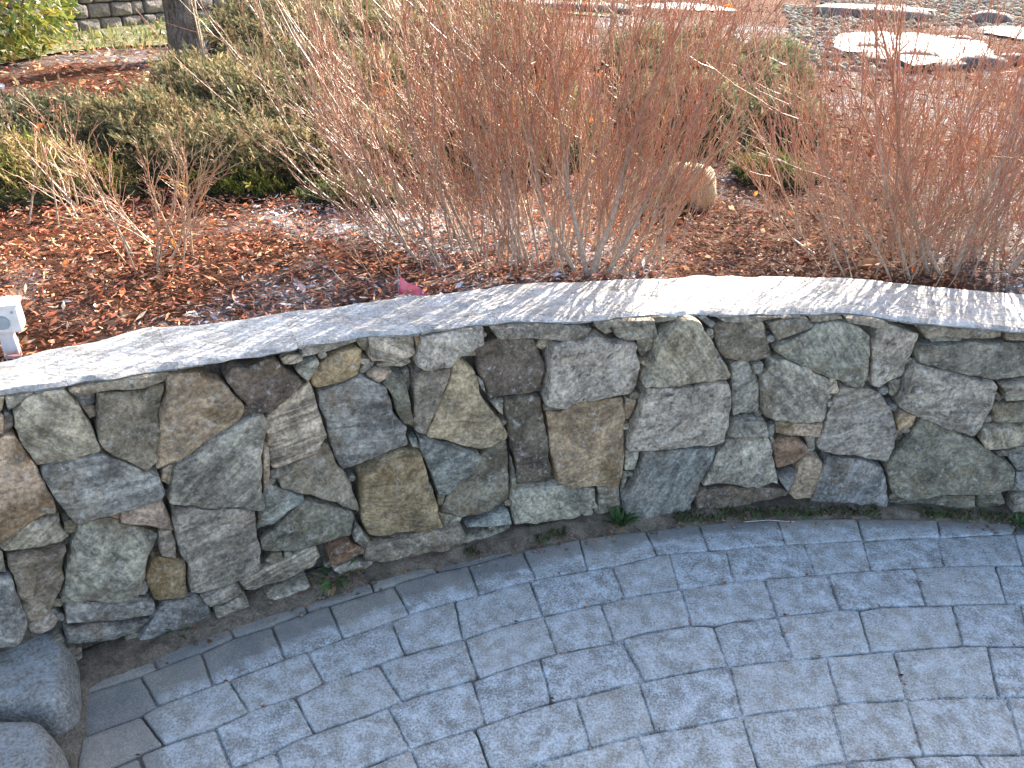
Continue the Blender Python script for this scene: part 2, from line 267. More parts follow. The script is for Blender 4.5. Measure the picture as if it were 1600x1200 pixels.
(6,(328,1270,395,1286,461,1299,526,1318,592,1335,600,1169,542,1151,483,1133,425,1113,367,1093)),
(6,(592,1335,650,1348,709,1359,769,1366,828,1377,809,1217,756,1209,704,1197,652,1183,600,1169)),
(6,(828,1377,877,1387,927,1392,977,1396,1026,1402,1001,1242,953,1236,905,1229,857,1223,809,1217)),
(6,(1026,1402,1092,1410,1158,1416,1225,1419,1291,1420,1244,1255,1184,1251,1123,1249,1062,1246,1001,1242)),
(6,(1291,1420,1346,1423,1401,1427,1456,1430,1511,1433,1454,1272,1402,1269,1349,1265,1296,1260,1244,1255)),
(6,(1511,1433,1566,1434,1621,1435,1676,1435,1731,1435,1665,1277,1613,1277,1560,1276,1507,1274,1454,1272)),
(6,(1731,1435,1791,1433,1851,1431,1911,1427,1971,1423,1896,1270,1838,1273,1781,1275,1723,1277,1665,1277)),
(6,(1971,1423,2030,1418,2090,1411,2150,1404,2209,1396,2125,1248,2068,1255,2010,1261,1953,1266,1896,1270)),
(7,(-584,590,-534,625,-484,659,-434,693,-383,726,-292,583,-341,552,-389,519,-437,486,-484,453)),
(7,(-383,726,-332,758,-280,789,-227,820,-174,849,-93,701,-143,672,-194,643,-243,614,-292,583)),
(7,(-174,849,-125,875,-76,901,-26,926,23,950,95,797,48,774,0,750,-46,726,-93,701)),
(7,(23,950,73,974,124,996,175,1018,227,1039,290,883,241,862,192,841,144,820,95,797)),
(7,(227,1039,278,1060,330,1080,382,1099,435,1117,489,956,439,939,389,921,339,902,290,883)),
(7,(435,1117,488,1134,541,1151,594,1167,648,1182,692,1019,641,1004,590,989,540,973,489,956)),
(7,(648,1182,687,1192,726,1202,766,1210,806,1216,842,1056,805,1048,767,1038,730,1029,692,1019)),
(7,(806,1216,846,1222,886,1227,926,1232,966,1237,994,1088,956,1081,918,1073,880,1065,842,1056)),
(7,(966,1237,1006,1242,1046,1245,1087,1247,1127,1249,1146,1113,1108,1107,1070,1101,1032,1095,994,1088)),
(7,(1127,1249,1187,1251,1247,1255,1307,1261,1367,1266,1377,1138,1319,1133,1261,1127,1204,1120,1146,1113)),
(7,(1367,1266,1421,1270,1476,1273,1531,1275,1586,1277,1589,1148,1536,1147,1483,1145,1429,1142,1377,1138)),
(7,(1586,1277,1646,1277,1706,1277,1766,1276,1826,1274,1820,1145,1763,1147,1705,1148,1647,1149,1589,1148)),
(7,(1826,1274,1881,1271,1936,1267,1991,1263,2046,1257,2032,1129,1980,1135,1927,1139,1874,1142,1820,1145)),
(7,(2046,1257,2100,1251,2155,1245,2209,1237,2264,1228,2243,1101,2191,1110,2138,1117,2085,1124,2032,1129)),
(8,(137,817,187,839,238,861,289,882,340,902,393,765,344,746,295,726,247,705,198,683)),
(8,(340,902,377,916,415,930,452,944,490,957,537,818,501,805,465,792,429,779,393,765)),
(8,(490,957,547,976,604,993,662,1010,720,1026,758,884,702,869,647,853,592,835,537,818)),
(8,(720,1026,773,1040,827,1053,880,1065,934,1076,963,932,912,921,860,910,809,897,758,884)),
(8,(934,1076,993,1088,1052,1098,1111,1108,1171,1116,1190,970,1133,962,1076,953,1020,943,963,932)),
(8,(1171,1116,1225,1123,1280,1129,1335,1134,1389,1139,1400,992,1348,988,1295,983,1243,977,1190,970)),
(8,(1389,1139,1444,1142,1499,1145,1554,1147,1609,1148,1611,1001,1558,1000,1506,998,1453,996,1400,992)),
(8,(1609,1148,1664,1149,1719,1148,1774,1147,1829,1145,1822,998,1769,1000,1717,1001,1664,1002,1611,1001)),
(8,(1829,1145,1889,1141,1949,1137,2009,1132,2068,1126,2052,979,1994,985,1937,991,1880,995,1822,998)),
(9,(182,676,233,698,283,720,334,742,385,762,438,625,389,606,341,585,292,564,244,542)),
(9,(385,762,436,782,488,800,540,818,592,836,637,696,587,679,537,662,487,644,438,625)),
(9,(592,836,645,852,697,867,750,882,804,896,839,753,788,740,738,726,687,711,637,696)),
(9,(804,896,842,905,881,915,920,923,960,931,989,787,951,779,914,771,877,762,839,753)),
(9,(960,931,999,939,1038,946,1078,953,1117,960,1140,814,1102,808,1064,802,1026,795,989,787)),
(9,(1117,960,1171,968,1226,975,1281,981,1335,987,1349,840,1296,835,1244,829,1192,822,1140,814)),
(9,(1335,987,1390,991,1445,995,1500,998,1555,1000,1559,853,1507,851,1454,849,1401,845,1349,840)),
(9,(1555,1000,1610,1001,1665,1002,1720,1001,1775,1000,1770,853,1717,854,1665,855,1612,854,1559,853)),
(9,(1775,1000,1815,998,1855,996,1895,994,1935,991,1923,844,1885,847,1846,849,1808,851,1770,853)),
(9,(1935,991,1989,986,2044,980,2099,974,2153,966,2132,821,2080,828,2028,834,1975,840,1923,844)),
(10,(256,548,306,570,356,592,407,613,459,633,511,496,462,476,414,456,365,436,317,414)),
(10,(459,633,515,654,571,674,628,693,686,711,728,570,673,553,619,535,565,516,511,496)),
(10,(686,711,724,722,762,733,801,743,840,753,876,611,839,601,802,591,765,581,728,570)),
(10,(840,753,879,763,918,772,957,781,996,789,1025,645,987,637,950,629,913,620,876,611)),
(10,(996,789,1050,799,1104,809,1158,817,1213,825,1232,679,1180,672,1128,664,1076,655,1025,645)),
(10,(1213,825,1252,830,1292,835,1332,839,1372,843,1384,696,1346,693,1308,689,1270,684,1232,679)),
(10,(1372,843,1427,847,1481,850,1536,853,1591,854,1594,707,1542,706,1489,703,1437,700,1384,696)),
(10,(1591,854,1646,855,1701,854,1756,853,1811,851,1805,704,1752,706,1699,707,1647,708,1594,707)),
(10,(1811,851,1851,849,1891,847,1931,844,1971,840,1957,694,1919,697,1881,700,1843,702,1805,704)),
(10,(1971,840,2026,834,2080,828,2135,821,2189,812,2166,667,2114,675,2062,682,2010,688,1957,694)),
(11,(280,397,330,420,380,442,431,464,482,484,535,347,487,328,438,307,391,286,343,264)),
(11,(482,484,538,506,594,526,651,545,708,564,751,423,697,406,643,387,589,368,535,347)),
(11,(708,564,746,575,785,587,823,597,862,607,898,465,861,455,825,445,788,434,751,423)),
(11,(862,607,915,621,969,633,1023,644,1077,655,1103,510,1052,500,1000,489,949,478,898,465)),
(11,(1077,655,1131,664,1185,673,1240,680,1294,687,1311,541,1259,535,1207,527,1155,519,1103,510)),
(11,(1294,687,1354,693,1414,698,1474,702,1533,705,1539,558,1482,556,1425,552,1368,547,1311,541)),
(11,(1533,705,1588,707,1643,708,1698,707,1753,706,1749,559,1697,560,1644,561,1592,560,1539,558)),
(11,(1753,706,1808,704,1863,701,1918,697,1973,692,1958,546,1906,551,1854,554,1801,557,1749,559)),
(11,(1973,692,2028,686,2082,680,2137,672,2191,663,2166,518,2115,526,2063,534,2011,540,1958,546))]
SANDL=[(-1237, 1586), (-1164, 1498), (-1108, 1375), (-1060, 1264), (-1016, 1163), (-979, 1070)]
SANDR=[(-1057, 1464), (-1051, 1398), (-1008, 1329), (-959, 1207), (-929, 1106), (-891, 1010)]
WCX,WCY,WR=1.3290,-1.7770,3.9782
PCX,PCY,PR=1.6582,-2.4981,4.4200
ZT=(-0.00199,-0.04366,0.67145)
# ---------------------------------------------------------------- helpers
def tag(o, label=None, cat=None, group=None, kind=None):
    if label: o['label'] = label
    if cat: o['category'] = cat
    if group: o['group'] = group
    if kind: o['kind'] = kind
    return o
def thing(name, label, cat, loc=(0, 0, 0), group=None):
    o = bpy.data.objects.new(name, None); C.objects.link(o); o.location = loc; o.empty_display_size = .05
    return tag(o, label, cat, group)
def mesh(name, V, Fc, mat=None, parent=None, loc=(0, 0, 0), smooth=False, col=None):
    """V (n,3); Fc list of faces or (m,k) int array; col optional (n,3) point colour"""
    me = bpy.data.meshes.new(name); V = np.asarray(V, dtype=np.float32)
    if isinstance(Fc, np.ndarray):
        m, k = Fc.shape; me.vertices.add(len(V)); me.vertices.foreach_set('co', V.ravel())
        me.loops.add(m*k); me.loops.foreach_set('vertex_index', Fc.astype(np.int32).ravel())
        me.polygons.add(m); me.polygons.foreach_set('loop_start', np.arange(0, m*k, k, dtype=np.int32))
        me.update(calc_edges=True)
    else:
        me.from_pydata(V.tolist(), [], Fc)
    if col is not None:
        ca = me.color_attributes.new('tint', 'FLOAT_COLOR', 'POINT')
        c4 = np.ones((len(V), 4), np.float32); c4[:, :3] = col; ca.data.foreach_set('color', c4.ravel())
    me.validate()
    me.polygons.foreach_set('use_smooth', np.full(len(me.polygons), bool(smooth)))
    if smooth not in (True, False): me.set_sharp_from_angle(angle=R(smooth))
    if mat: me.materials.append(mat)
    o = bpy.data.objects.new(name, me); C.objects.link(o); o.location = loc
    if parent: o.parent = parent
    return o
def _h(i, j, k, s):
    n = (i*374761393 + j*668265263 + k*2147483647 + s*974634777) & 0xffffffff
    n = ((n ^ (n >> 13))*1274126177) & 0xffffffff
    return ((n ^ (n >> 16)) & 0xffff)/65535.
def vnoise(P, s=0):
    P = np.asarray(P, float); I = np.floor(P).astype(np.int64); f = P-I; f = f*f*(3-2*f); r = 0
    for a in (0, 1):
        for b in (0, 1):
            for c in (0, 1):
                w = (f[:, 0] if a else 1-f[:, 0])*(f[:, 1] if b else 1-f[:, 1])*(f[:, 2] if c else 1-f[:, 2])
                r = r + w*_h(I[:, 0]+a, I[:, 1]+b, I[:, 2]+c, s)
    return r
def fbm(P, s=0, o=3):
    r = 0; a = .5; P = np.asarray(P, float); sh = P.shape[:-1]; P = P.reshape(-1, 3)
    for i in range(o): r = r + a*(vnoise(P*2**i, s+i*7)-.5); a *= .5
    return r.reshape(sh)
def P3(x, y, z=0): 
    x = np.asarray(x, float); return np.stack([x, np.asarray(y, float)+0*x, 0*x+z], -1)

# node helpers
class NB:
    def __init__(s, name):
        s.m = bpy.data.materials.new(name); s.m.use_nodes = True; s.t = s.m.node_tree; s.t.nodes.clear()
        s.out = s.t.nodes.new('ShaderNodeOutputMaterial'); s.b = s.t.nodes.new('ShaderNodeBsdfPrincipled')
        s.t.links.new(s.b.outputs[0], s.out.inputs[0])
    def n(s, typ, **kw):
        nd = s.t.nodes.new('ShaderNode'+typ)
        for k, v in kw.items(): setattr(nd, k, v)
        return nd
    def l(s, a, b): s.t.links.new(a, b)
    def noise(s, vec, scale, detail=4, rough=.6, dist=0):
        nd = s.n('TexNoise'); nd.inputs['Scale'].default_value = scale; nd.inputs['Detail'].default_value = detail
        nd.inputs['Roughness'].default_value = rough; nd.inputs['Distortion'].default_value = dist
        if vec is not None: s.l(vec, nd.inputs['Vector'])
        return nd.outputs[0]
    def ramp(s, fac, a, b, ca=(0, 0, 0), cb=(1, 1, 1)):
        nd = s.n('ValToRGB'); nd.color_ramp.elements[0].position = a; nd.color_ramp.elements[1].position = b
        nd.color_ramp.elements[0].color = (*ca, 1); nd.color_ramp.elements[1].color = (*cb, 1)
        s.l(fac, nd.inputs[0]); return nd.outputs[0]
    def mix(s, fac, a, b, mode='MIX'):
        nd = s.n('Mix', data_type='RGBA', blend_type=mode)
        for sock, v in ((nd.inputs[0], fac), (nd.inputs[6], a), (nd.inputs[7], b)):
            if isinstance(v, (int, float)): sock.default_value = v
            elif isinstance(v, tuple): sock.default_value = (*v, 1) if len(v) == 3 else v
            else: s.l(v, sock)
        return nd.outputs[2]
    def math(s, op, a, b=0.0, clamp=False):
        nd = s.n('Math', operation=op); nd.use_clamp = clamp
        for i, v in ((0, a), (1, b)):
            if isinstance(v, (int, float)): nd.inputs[i].default_value = v
            else: s.l(v, nd.inputs[i])
        return nd.outputs[0]
    def bump(s, h, dist, strength=1.0, prev=None):
        nd = s.n('Bump'); nd.inputs['Distance'].default_value = dist; nd.inputs['Strength'].default_value = strength
        s.l(h, nd.inputs['Height'])
        if prev is not None: s.l(prev, nd.inputs['Normal'])
        s.l(nd.outputs[0], s.b.inputs['Normal']); return nd.outputs[0]
    def base(s, c, rough=.8, spec=.3):
        if isinstance(c, tuple): s.b.inputs['Base Color'].default_value = (*c, 1)
        else: s.l(c, s.b.inputs['Base Color'])
        s.b.inputs['Roughness'].default_value = rough; s.b.inputs['Specular IOR Level'].default_value = spec
        return s.m
    def local(s):      # object coordinates shifted by a per-object random amount, plus the random value
        tc = s.n('TexCoord'); oi = s.n('ObjectInfo'); mu = s.n('VectorMath', operation='SCALE')
        cb = s.n('CombineXYZ'); cb.inputs[0].default_value = 37; cb.inputs[1].default_value = 71; cb.inputs[2].default_value = 53
        s.l(cb.outputs[0], mu.inputs[0]); s.l(oi.outputs['Random'], mu.inputs['Scale'])
        ad = s.n('VectorMath', operation='ADD'); s.l(tc.outputs['Object'], ad.inputs[0]); s.l(mu.outputs[0], ad.inputs[1])
        return ad.outputs[0], oi
    def grain(s, vec, ang, sq):   # rotate about y (wall normal) then squash -> streaks
        ro = s.n('VectorRotate', rotation_type='AXIS_ANGLE'); ro.inputs['Axis'].default_value = (0, 1, 0)
        s.l(vec, ro.inputs['Vector'])
        if isinstance(ang, (int, float)): ro.inputs['Angle'].default_value = ang
        else: s.l(ang, ro.inputs['Angle'])
        mp = s.n('Mapping'); mp.inputs['Scale'].default_value = sq; s.l(ro.outputs[0], mp.inputs[0]); return mp.outputs[0]
    def tint(s):
        a = s.n('Attribute'); a.attribute_name = 'tint'; return a.outputs['Color']

# ---------------------------------------------------------------- materials
def stone_mat(name, band=.5, speck=.5, stain=.2, squash=(5, 5, 26), contrast=1.0):
    b = NB(name); v, oi = b.local()
    ang = b.math('MULTIPLY', b.math('SUBTRACT', oi.outputs['Random'], .5), 2.4)
    vg = b.grain(v, ang, squash)
    n_big = b.noise(v, 11, 8, .68, .5); n_band = b.noise(vg, 1.6, 7, .62, .8); n_f = b.noise(v, 95, 5, .72); n_m = b.noise(v, 30, 5, .7, .5)
    col = oi.outputs['Color']
    bandv = b.ramp(n_band, .41, .59, (.60,)*3, (1.42,)*3)
    col = b.mix(band, col, b.mix(1.0, col, bandv, 'MULTIPLY'))
    col = b.mix(1.0, col, b.ramp(n_big, .40, .60, (.62, .60, .57), (1.30, 1.27, 1.22)), 'MULTIPLY')
    st = b.ramp(b.noise(v, 6.5, 5, .6, .6), .53, .66)
    col = b.mix(b.math('MULTIPLY', st, stain), col, (.24, .155, .07))
    dk = b.ramp(n_m, .56, .66); col = b.mix(b.math('MULTIPLY', dk, .6*speck+.2), col, (.055, .05, .045))
    lt = b.ramp(b.noise(v, 42, 6, .75, .3), .555, .66); col = b.mix(b.math('MULTIPLY', lt, .55*speck+.4), col, (.56, .54, .49))
    col = b.mix(1.0, col, b.ramp(n_f, .38, .62, (.62,)*3, (1.36,)*3), 'MULTIPLY')
    h = b.math('ADD', b.math('MULTIPLY', n_band, 1.1), b.math('ADD', b.math('MULTIPLY', n_m, .8), b.math('MULTIPLY', n_f, .5)))
    b.bump(h, .016, .9)
    return b.base(col, .78, .32)
M_GN = stone_mat('gneiss', .72, .55, .45)
M_SP = stone_mat('speckled_granite', .5, 1.0, .25, (7, 7, 20))
M_ST = stone_mat('ochre_stained_stone', .35, .45, .95)
M_BD = stone_mat('banded_gneiss', 1.0, .35, .18, (3, 3, 34))
M_MI = stone_mat('dark_schist', .4, .55, .4, (6, 6, 16))
STYPE = {'n': (M_GN, (.37, .345, .295)), 'b': (M_MI, (.275, .25, .21)), 't': (M_ST, (.46, .385, .30)), 'u': (M_GN, (.275, .29, .30)),
         'w': (M_BD, (.44, .405, .35)), 'g': (M_GN, (.335, .325, .295)), 'o': (M_ST, (.37, .29, .20)), 'm': (M_MI, (.18, .155, .135)),
         'l': (M_SP, (.44, .42, .38)), 'd': (M_MI, (.225, .22, .195)), 'p': (M_MI, (.42, .35, .29)), 'r': (M_MI, (.30, .20, .145))}

def simple(name, c1, c2, scale, rough=.85, bumpd=.004, fine=120, spec=.25):
    b = NB(name); v, oi = b.local()
    n = b.noise(v, scale, 6, .65, .3); f = b.noise(v, fine, 4, .7)
    c = b.mix(b.ramp(n, .35, .65), c1, c2); c = b.mix(1.0, c, b.ramp(f, .33, .67, (.6,)*3, (1.35,)*3), 'MULTIPLY')
    b.bump(b.math('ADD', n, b.math('MULTIPLY', f, .6)), bumpd); return b.base(c, rough, spec)
M_MORTAR = simple('dark_mortar', (.075, .063, .05), (.19, .165, .135), 22, .95, .012, 90)
M_SOIL = simple('soil', (.10, .08, .058), (.26, .215, .16), 16, .95, .01, 160)
M_BLOCK = simple('cast_block', (.13, .12, .11), (.25, .225, .20), 8, .92, .012, 60)
M_BOULDER = simple('tan_granite', (.30, .25, .155), (.44, .375, .25), 7, .85, .004, 150)
M_ROCK = simple('grey_rock', (.10, .095, .09), (.22, .21, .20), 5, .85, .02, 60)
M_PEB = None

def frost_nodes(b, pos, base, amount, coarse=16, fine=210, lo=.47, hi=.60, fc=(.66, .74, .785)):
    """frost crystals: a pale coat broken up by fine and coarse noise"""
    cn = b.noise(pos, coarse, 5, .6, .2); fn = b.noise(pos, fine, 3, .8)
    m = b.math('ADD', b.math('MULTIPLY', cn, .58), b.math('MULTIPLY', fn, .80))
    m = b.ramp(b.math('SUBTRACT', m, .19), lo, hi)
    m = b.math('MULTIPLY', m, amount, True)
    return b.mix(m, base, fc), m, fn

def paver_mat(name, joint=False):
    b = NB(name); g = b.n('NewGeometry'); pos = g.outputs['Position']; v, oi = b.local()
    n = b.noise(pos, 14, 6, .62, .2); f = b.noise(pos, 260, 3, .75)
    c = b.mix(b.ramp(n, .35, .66), (.225, .23, .22), (.31, .305, .28))
    if joint: c = b.mix(b.ramp(n, .4, .6), (.09, .082, .07), (.17, .155, .135))
    else: c = b.mix(1.0, c, b.ramp(oi.outputs['Random'], 0, 1, (.84, .85, .86), (1.16, 1.12, 1.05)), 'MULTIPLY')
    c = b.mix(1.0, c, b.ramp(f, .34, .66, (.7,)*3, (1.28,)*3), 'MULTIPLY')
    # frost lies everywhere except a sheltered band along the foot of the wall and beside the step
    sub = b.n('VectorMath', operation='SUBTRACT'); sub.inputs[1].default_value = (WCX, WCY, 0); b.l(pos, sub.inputs[0])
    fl = b.n('VectorMath', operation='MULTIPLY'); fl.inputs[1].default_value = (1, 1, 0); b.l(sub.outputs[0], fl.inputs[0])
    ln = b.n('VectorMath', operation='LENGTH'); b.l(fl.outputs[0], ln.inputs[0])
    sx = b.n('SeparateXYZ'); b.l(pos, sx.inputs[0])
    d = b.math('SUBTRACT', WR, ln.outputs['Value'])
    lim = b.math('MULTIPLY', b.math('SUBTRACT', .9, sx.outputs[0]), .052); lim = b.math('MAXIMUM', lim, 0.0)
    lim = b.math('ADD', lim, .085)
    wob = b.math('MULTIPLY', b.math('SUBTRACT', b.noise(pos, 18, 4, .6), .5), .10)
    a1 = b.math('DIVIDE', b.math('ADD', b.math('SUBTRACT', d, lim), wob), .035, True)
    stepd = b.math('ADD', b.math('ADD', b.math('MULTIPLY', b.math('SUBTRACT', sx.outputs[1], 1.3), .45), sx.outputs[0]), .86)
    a2 = b.math('DIVIDE', b.math('ADD', stepd, wob), .05, True)
    am = b.math('MULTIPLY', a1, a2)
    if joint: am = b.math('MULTIPLY', am, b.ramp(b.noise(pos, 7, 3, .6), .36, .50))
    if not joint: am = b.math('MULTIPLY', am, b.ramp(oi.outputs['Random'], 0, 1, (1.05,)*3, (.85,)*3))
    c, m, fn = frost_nodes(b, pos, c, b.math('MULTIPLY', am, .88), 22, 170, .40, .66)
    b.bump(b.math('ADD', b.math('MULTIPLY', f, .5), b.math('ADD', n, b.math('MULTIPLY', fn, .5))), .004, .7)
    return b.base(c, .85, .25)
def granite_mat():
    b = NB('step_granite'); v, oi = b.local(); g = b.n('NewGeometry'); n = b.noise(v, 16, 6, .65, .4); f = b.noise(v, 130, 4, .75); f2 = b.noise(v, 260, 3, .7)
    c = b.mix(b.ramp(n, .38, .62), (.38, .37, .335), (.56, .55, .51)); c = b.mix(1.0, c, b.ramp(f, .38, .62, (.55,)*3, (1.4,)*3), 'MULTIPLY'); c = b.mix(b.ramp(f2, .56, .68), c, (.07, .07, .07))
    sep = b.n('SeparateXYZ'); b.l(g.outputs['Normal'], sep.inputs[0]); c, m, fn = frost_nodes(b, v, c, b.math('MULTIPLY', b.ramp(sep.outputs[2], .75, .97), .8), 26, 150, .40, .64)
    b.bump(b.math('ADD', b.math('MULTIPLY', n, 1.2), b.math('ADD', f, fn)), .016, .9); return b.base(c, .85, .3)
M_GRANITE = granite_mat()
M_SAND = simple('sand', (.16, .135, .10), (.30, .265, .21), 18, .95, .01, 190)
M_PAVER = paver_mat('frosty_paver'); M_JOINT = paver_mat('joint_sand', True)

def cap_mat():
    b = NB('frosted_cap_gneiss'); g = b.n('NewGeometry'); pos = g.outputs['Position']; v, oi = b.local()
    vg = b.n('Mapping'); vg.inputs['Rotation'].default_value = (0, 0, R(-14)); vg.inputs['Scale'].default_value = (6, 26, 20); b.l(pos, vg.inputs[0])
    nb = b.noise(vg.outputs[0], 1.5, 7, .62, .9); n = b.noise(pos, 24, 6, .65, .4); f = b.noise(pos, 150, 4, .75)
    c = b.mix(b.ramp(nb, .38, .62), (.27, .26, .24), (.52, .50, .46))
    c = b.mix(b.math('MULTIPLY', b.ramp(n, .56, .68), .5), c, (.30, .24, .14))
    c = b.mix(1.0, c, b.ramp(f, .36, .64, (.68,)*3, (1.28,)*3), 'MULTIPLY')
    sep = b.n('SeparateXYZ'); b.l(g.outputs['Normal'], sep.inputs[0])
    up = b.ramp(sep.outputs[2], .72, .9)
    c2, m, fn = frost_nodes(b, pos, c, b.math('MULTIPLY', up, .66), 13, 120, .42, .60, (.82, .82, .80))
    b.bump(b.math('ADD', b.math('MULTIPLY', nb, 1.3), b.math('ADD', n, b.math('MULTIPLY', f, .4))), .012, .7)
    return b.base(c2, .7, .35)
M_CAP = cap_mat()

def tint_mat(name, rough=.8, spec=.3, nz=60, var=.35, trans=0.0):
    b = NB(name); g = b.n('NewGeometry'); f = b.noise(g.outputs['Position'], nz, 3, .6)
    c = b.mix(1.0, b.tint(), b.ramp(f, .35, .65, (1-var,)*3, (1+var,)*3), 'MULTIPLY')
    m = b.base(c, rough, spec)
    if trans:
        tr = b.n('BsdfTranslucent'); b.l(c, tr.inputs[0]); mx = b.n('MixShader'); mx.inputs[0].default_value = trans
        b.l(b.b.outputs[0], mx.inputs[1]); b.l(tr.outputs[0], mx.inputs[2]); b.l(mx.outputs[0], b.out.inputs[0])
    return m
M_TWIG = tint_mat('bark_twig', .42, .5, 90, .3)
M_CHIP = tint_mat('bark_mulch', .92, .08, 120, .3)
M_MATTE = tint_mat('woody_mat', 1.0, .0, 40, .5)
M_LEAFY = tint_mat('juniper_needles', .75, .14, 50, .25, .22)
M_GLOSSY = tint_mat('glossy_leaf', .32, .5, 30, .2, .3)
M_DRY = tint_mat('dry_leaf', .8, .12, 60, .25, .4)
M_GRASS = tint_mat('grass_blade', .6, .3, 20, .25, .3)

# ---------------------------------------------------------------- ground
def gz(x, y):
    x = np.asarray(x, float); y = np.asarray(y, float)
    z = .712-.03*np.clip(x, -3, 3)+.012*np.clip(y-2.5, 0, 30)
    return z + .05*fbm(P3(x*1.1, y*1.1), 3, 3)
def frostf(x, y):           # how much rime lies on the mulch
    x = np.asarray(x, float); y = np.asarray(y, float)
    f = fbm(P3(x*1.6, y*1.1), 21, 3)*2.4 + .17 + .25*np.clip(fbm(P3(x*7, y*7), 22, 2)*3, -1, 1)
    f = f-.16*np.clip((y-5)/2, 0, 1) + .55*np.exp(-(((x+.75)/.5)**2+((y-2.95)/.35)**2)) + .42*np.exp(-(((x-2.2)/1.2)**2+((y-9.8)/2.2)**2)) - .25*np.exp(-(((x-2.2)/1.0)**2+((y-5.0)/2.0)**2)) + .10*np.exp(-(((x-1.1)/.4)**2+((y-3.3)/.5)**2)) - .2*np.exp(-(((x-1.4)/.6)**2+((y-3.0)/.7)**2))
    f = f - .6*np.exp(-(((x+.6)/.4)**2+((y-2.5)/.22)**2)) - .3*np.exp(-(((x+2.9)/.8)**2+((y-5.2)/.8)**2))
    f = f*np.clip((14.5-y)/3, .12, 1)
    return np.clip(f, 0, 1)
def polar_sheet(name, mat, r0, r1, nr, t0, t1, nt, zf, cx=WCX, cy=WCY, power=1.0, colf=None):
    rr = r0+(r1-r0)*np.linspace(0, 1, nr)**power; tt = np.linspace(t0, t1, nt)
    Rm, Tm = np.meshgrid(rr, tt, indexing='ij'); x = cx+Rm*np.sin(Tm); y = cy+Rm*np.cos(Tm)
    x = x.ravel(); y = y.ravel(); z = zf(x, y, Rm.ravel(), Tm.ravel())
    i = np.arange(nr-1)[:, None]*nt+np.arange(nt-1)[None, :]; i = i.ravel()
    F = np.stack([i, i+1, i+nt+1, i+nt], -1)[:, ::-1]
    return mesh(name, np.stack([x, y, z], -1), F, mat, smooth=True, col=None if colf is None else colf(x, y))
g = mesh('ground', [(-150, -150, -.12), (150, -150, -.12), (150, 150, -.12), (-150, 150, -.12)], [(0, 1, 2, 3)], M_SOIL); tag(g, kind='structure')
b = NB('mulch_ground'); geo = b.n('NewGeometry'); nn = b.noise(geo.outputs['Position'], 45, 6, .7); n2 = b.noise(geo.outputs['Position'], 120, 4, .7)
cc = b.mix(b.ramp(nn, .35, .65), (.05, .028, .02), (.22, .10, .06)); cc = b.mix(1.0, cc, b.ramp(n2, .35, .65, (.6,)*3, (1.4,)*3), 'MULTIPLY')
cc, mm, fnn = frost_nodes(b, geo.outputs['Position'], cc, b.tint(), 9, 70, .42, .58)
b.bump(b.math('ADD', nn, n2), .03); M_MULCH = b.base(cc, 1.0, .03)
def bedz(x, y, r, t):
    z = gz(x, y)-.012; far = np.clip((r-70)/40, 0, 1); side = np.clip((np.abs(t+.05)-.95)/.25, 0, 1)
    return z*(1-far)*(1-side)-.11*np.maximum(far, side)
bed = polar_sheet('garden_bed', M_MULCH, WR+.17, 120, 170, -1.3, 1.15, 260, bedz, power=2.6, colf=lambda x, y: np.repeat(frostf(x, y)[:, None], 3, 1))
tag(bed, kind='structure')

# pavement: sand bed with the pavers as its parts
def padz(x, y, r, t): return -.0065 + .006*fbm(P3(x*9, y*9), 5, 3)
pave = polar_sheet('pavement', M_JOINT, .4, WR+.03, 60, -1.45, 1.2, 160, padz); tag(pave, kind='structure')

def offset_poly(p, d):
    """p (n,2); move every vertex inwards (d>0) along the averaged edge normal, polygon orientation free"""
    n = len(p); nx = np.roll(p, -1, 0); pv = np.roll(p, 1, 0)
    A = .5*np.sum(p[:, 0]*nx[:, 1]-nx[:, 0]*p[:, 1]); s = 1 if A > 0 else -1
    e1 = p-pv; e2 = nx-p
    def nr(e): l = np.maximum(np.linalg.norm(e, axis=1, keepdims=True), 1e-6); return np.stack([-e[:, 1], e[:, 0]], 1)/l*s
    a, b_ = nr(e1), nr(e2); m = a+b_; l2 = np.maximum(np.sum(m*m, 1, keepdims=True), .5)
    return p + m*2*d/l2
def dense(p, step):
    r = []
    for i in range(len(p)):
        a, b_ = p[i], p[(i+1) % len(p)]; k = max(1, int(round(np.linalg.norm(b_-a)/step)))
        for j in range(k): r.append(a+(b_-a)*j/k)
    return np.array(r)
def chaikin(p, k=1, q=.25):
    for _ in range(k):
        nx = np.roll(p, -1, 0); p = np.stack([p*(1-q)+nx*q, p*q+nx*(1-q)], 1).reshape(-1, 2)
    return p
def rings_mesh(rings):
    """rings: list of (n,3) closed loops from back to front; last is closed with a centre fan"""
    n = len(rings[0]); V = np.concatenate(rings+[rings[-1].mean(0, keepdims=True)]); F = []
    for k in range(len(rings)-1):
        for i in range(n):
            j = (i+1) % n; a, b_, c, d = k*n+i, k*n+j, (k+1)*n+j, (k+1)*n+i
            F.append((a, b_, c)); F.append((a, c, d))
    ce = len(V)-1; o = (len(rings)-1)*n
    for i in range(n): F.append((o+i, o+(i+1) % n, ce))
    return V, np.array(F)

def orient(p):
    nx = np.roll(p, -1, 0); A = np.sum(p[:, 0]*nx[:, 1]-nx[:, 0]*p[:, 1]); return p if A > 0 else p[::-1]

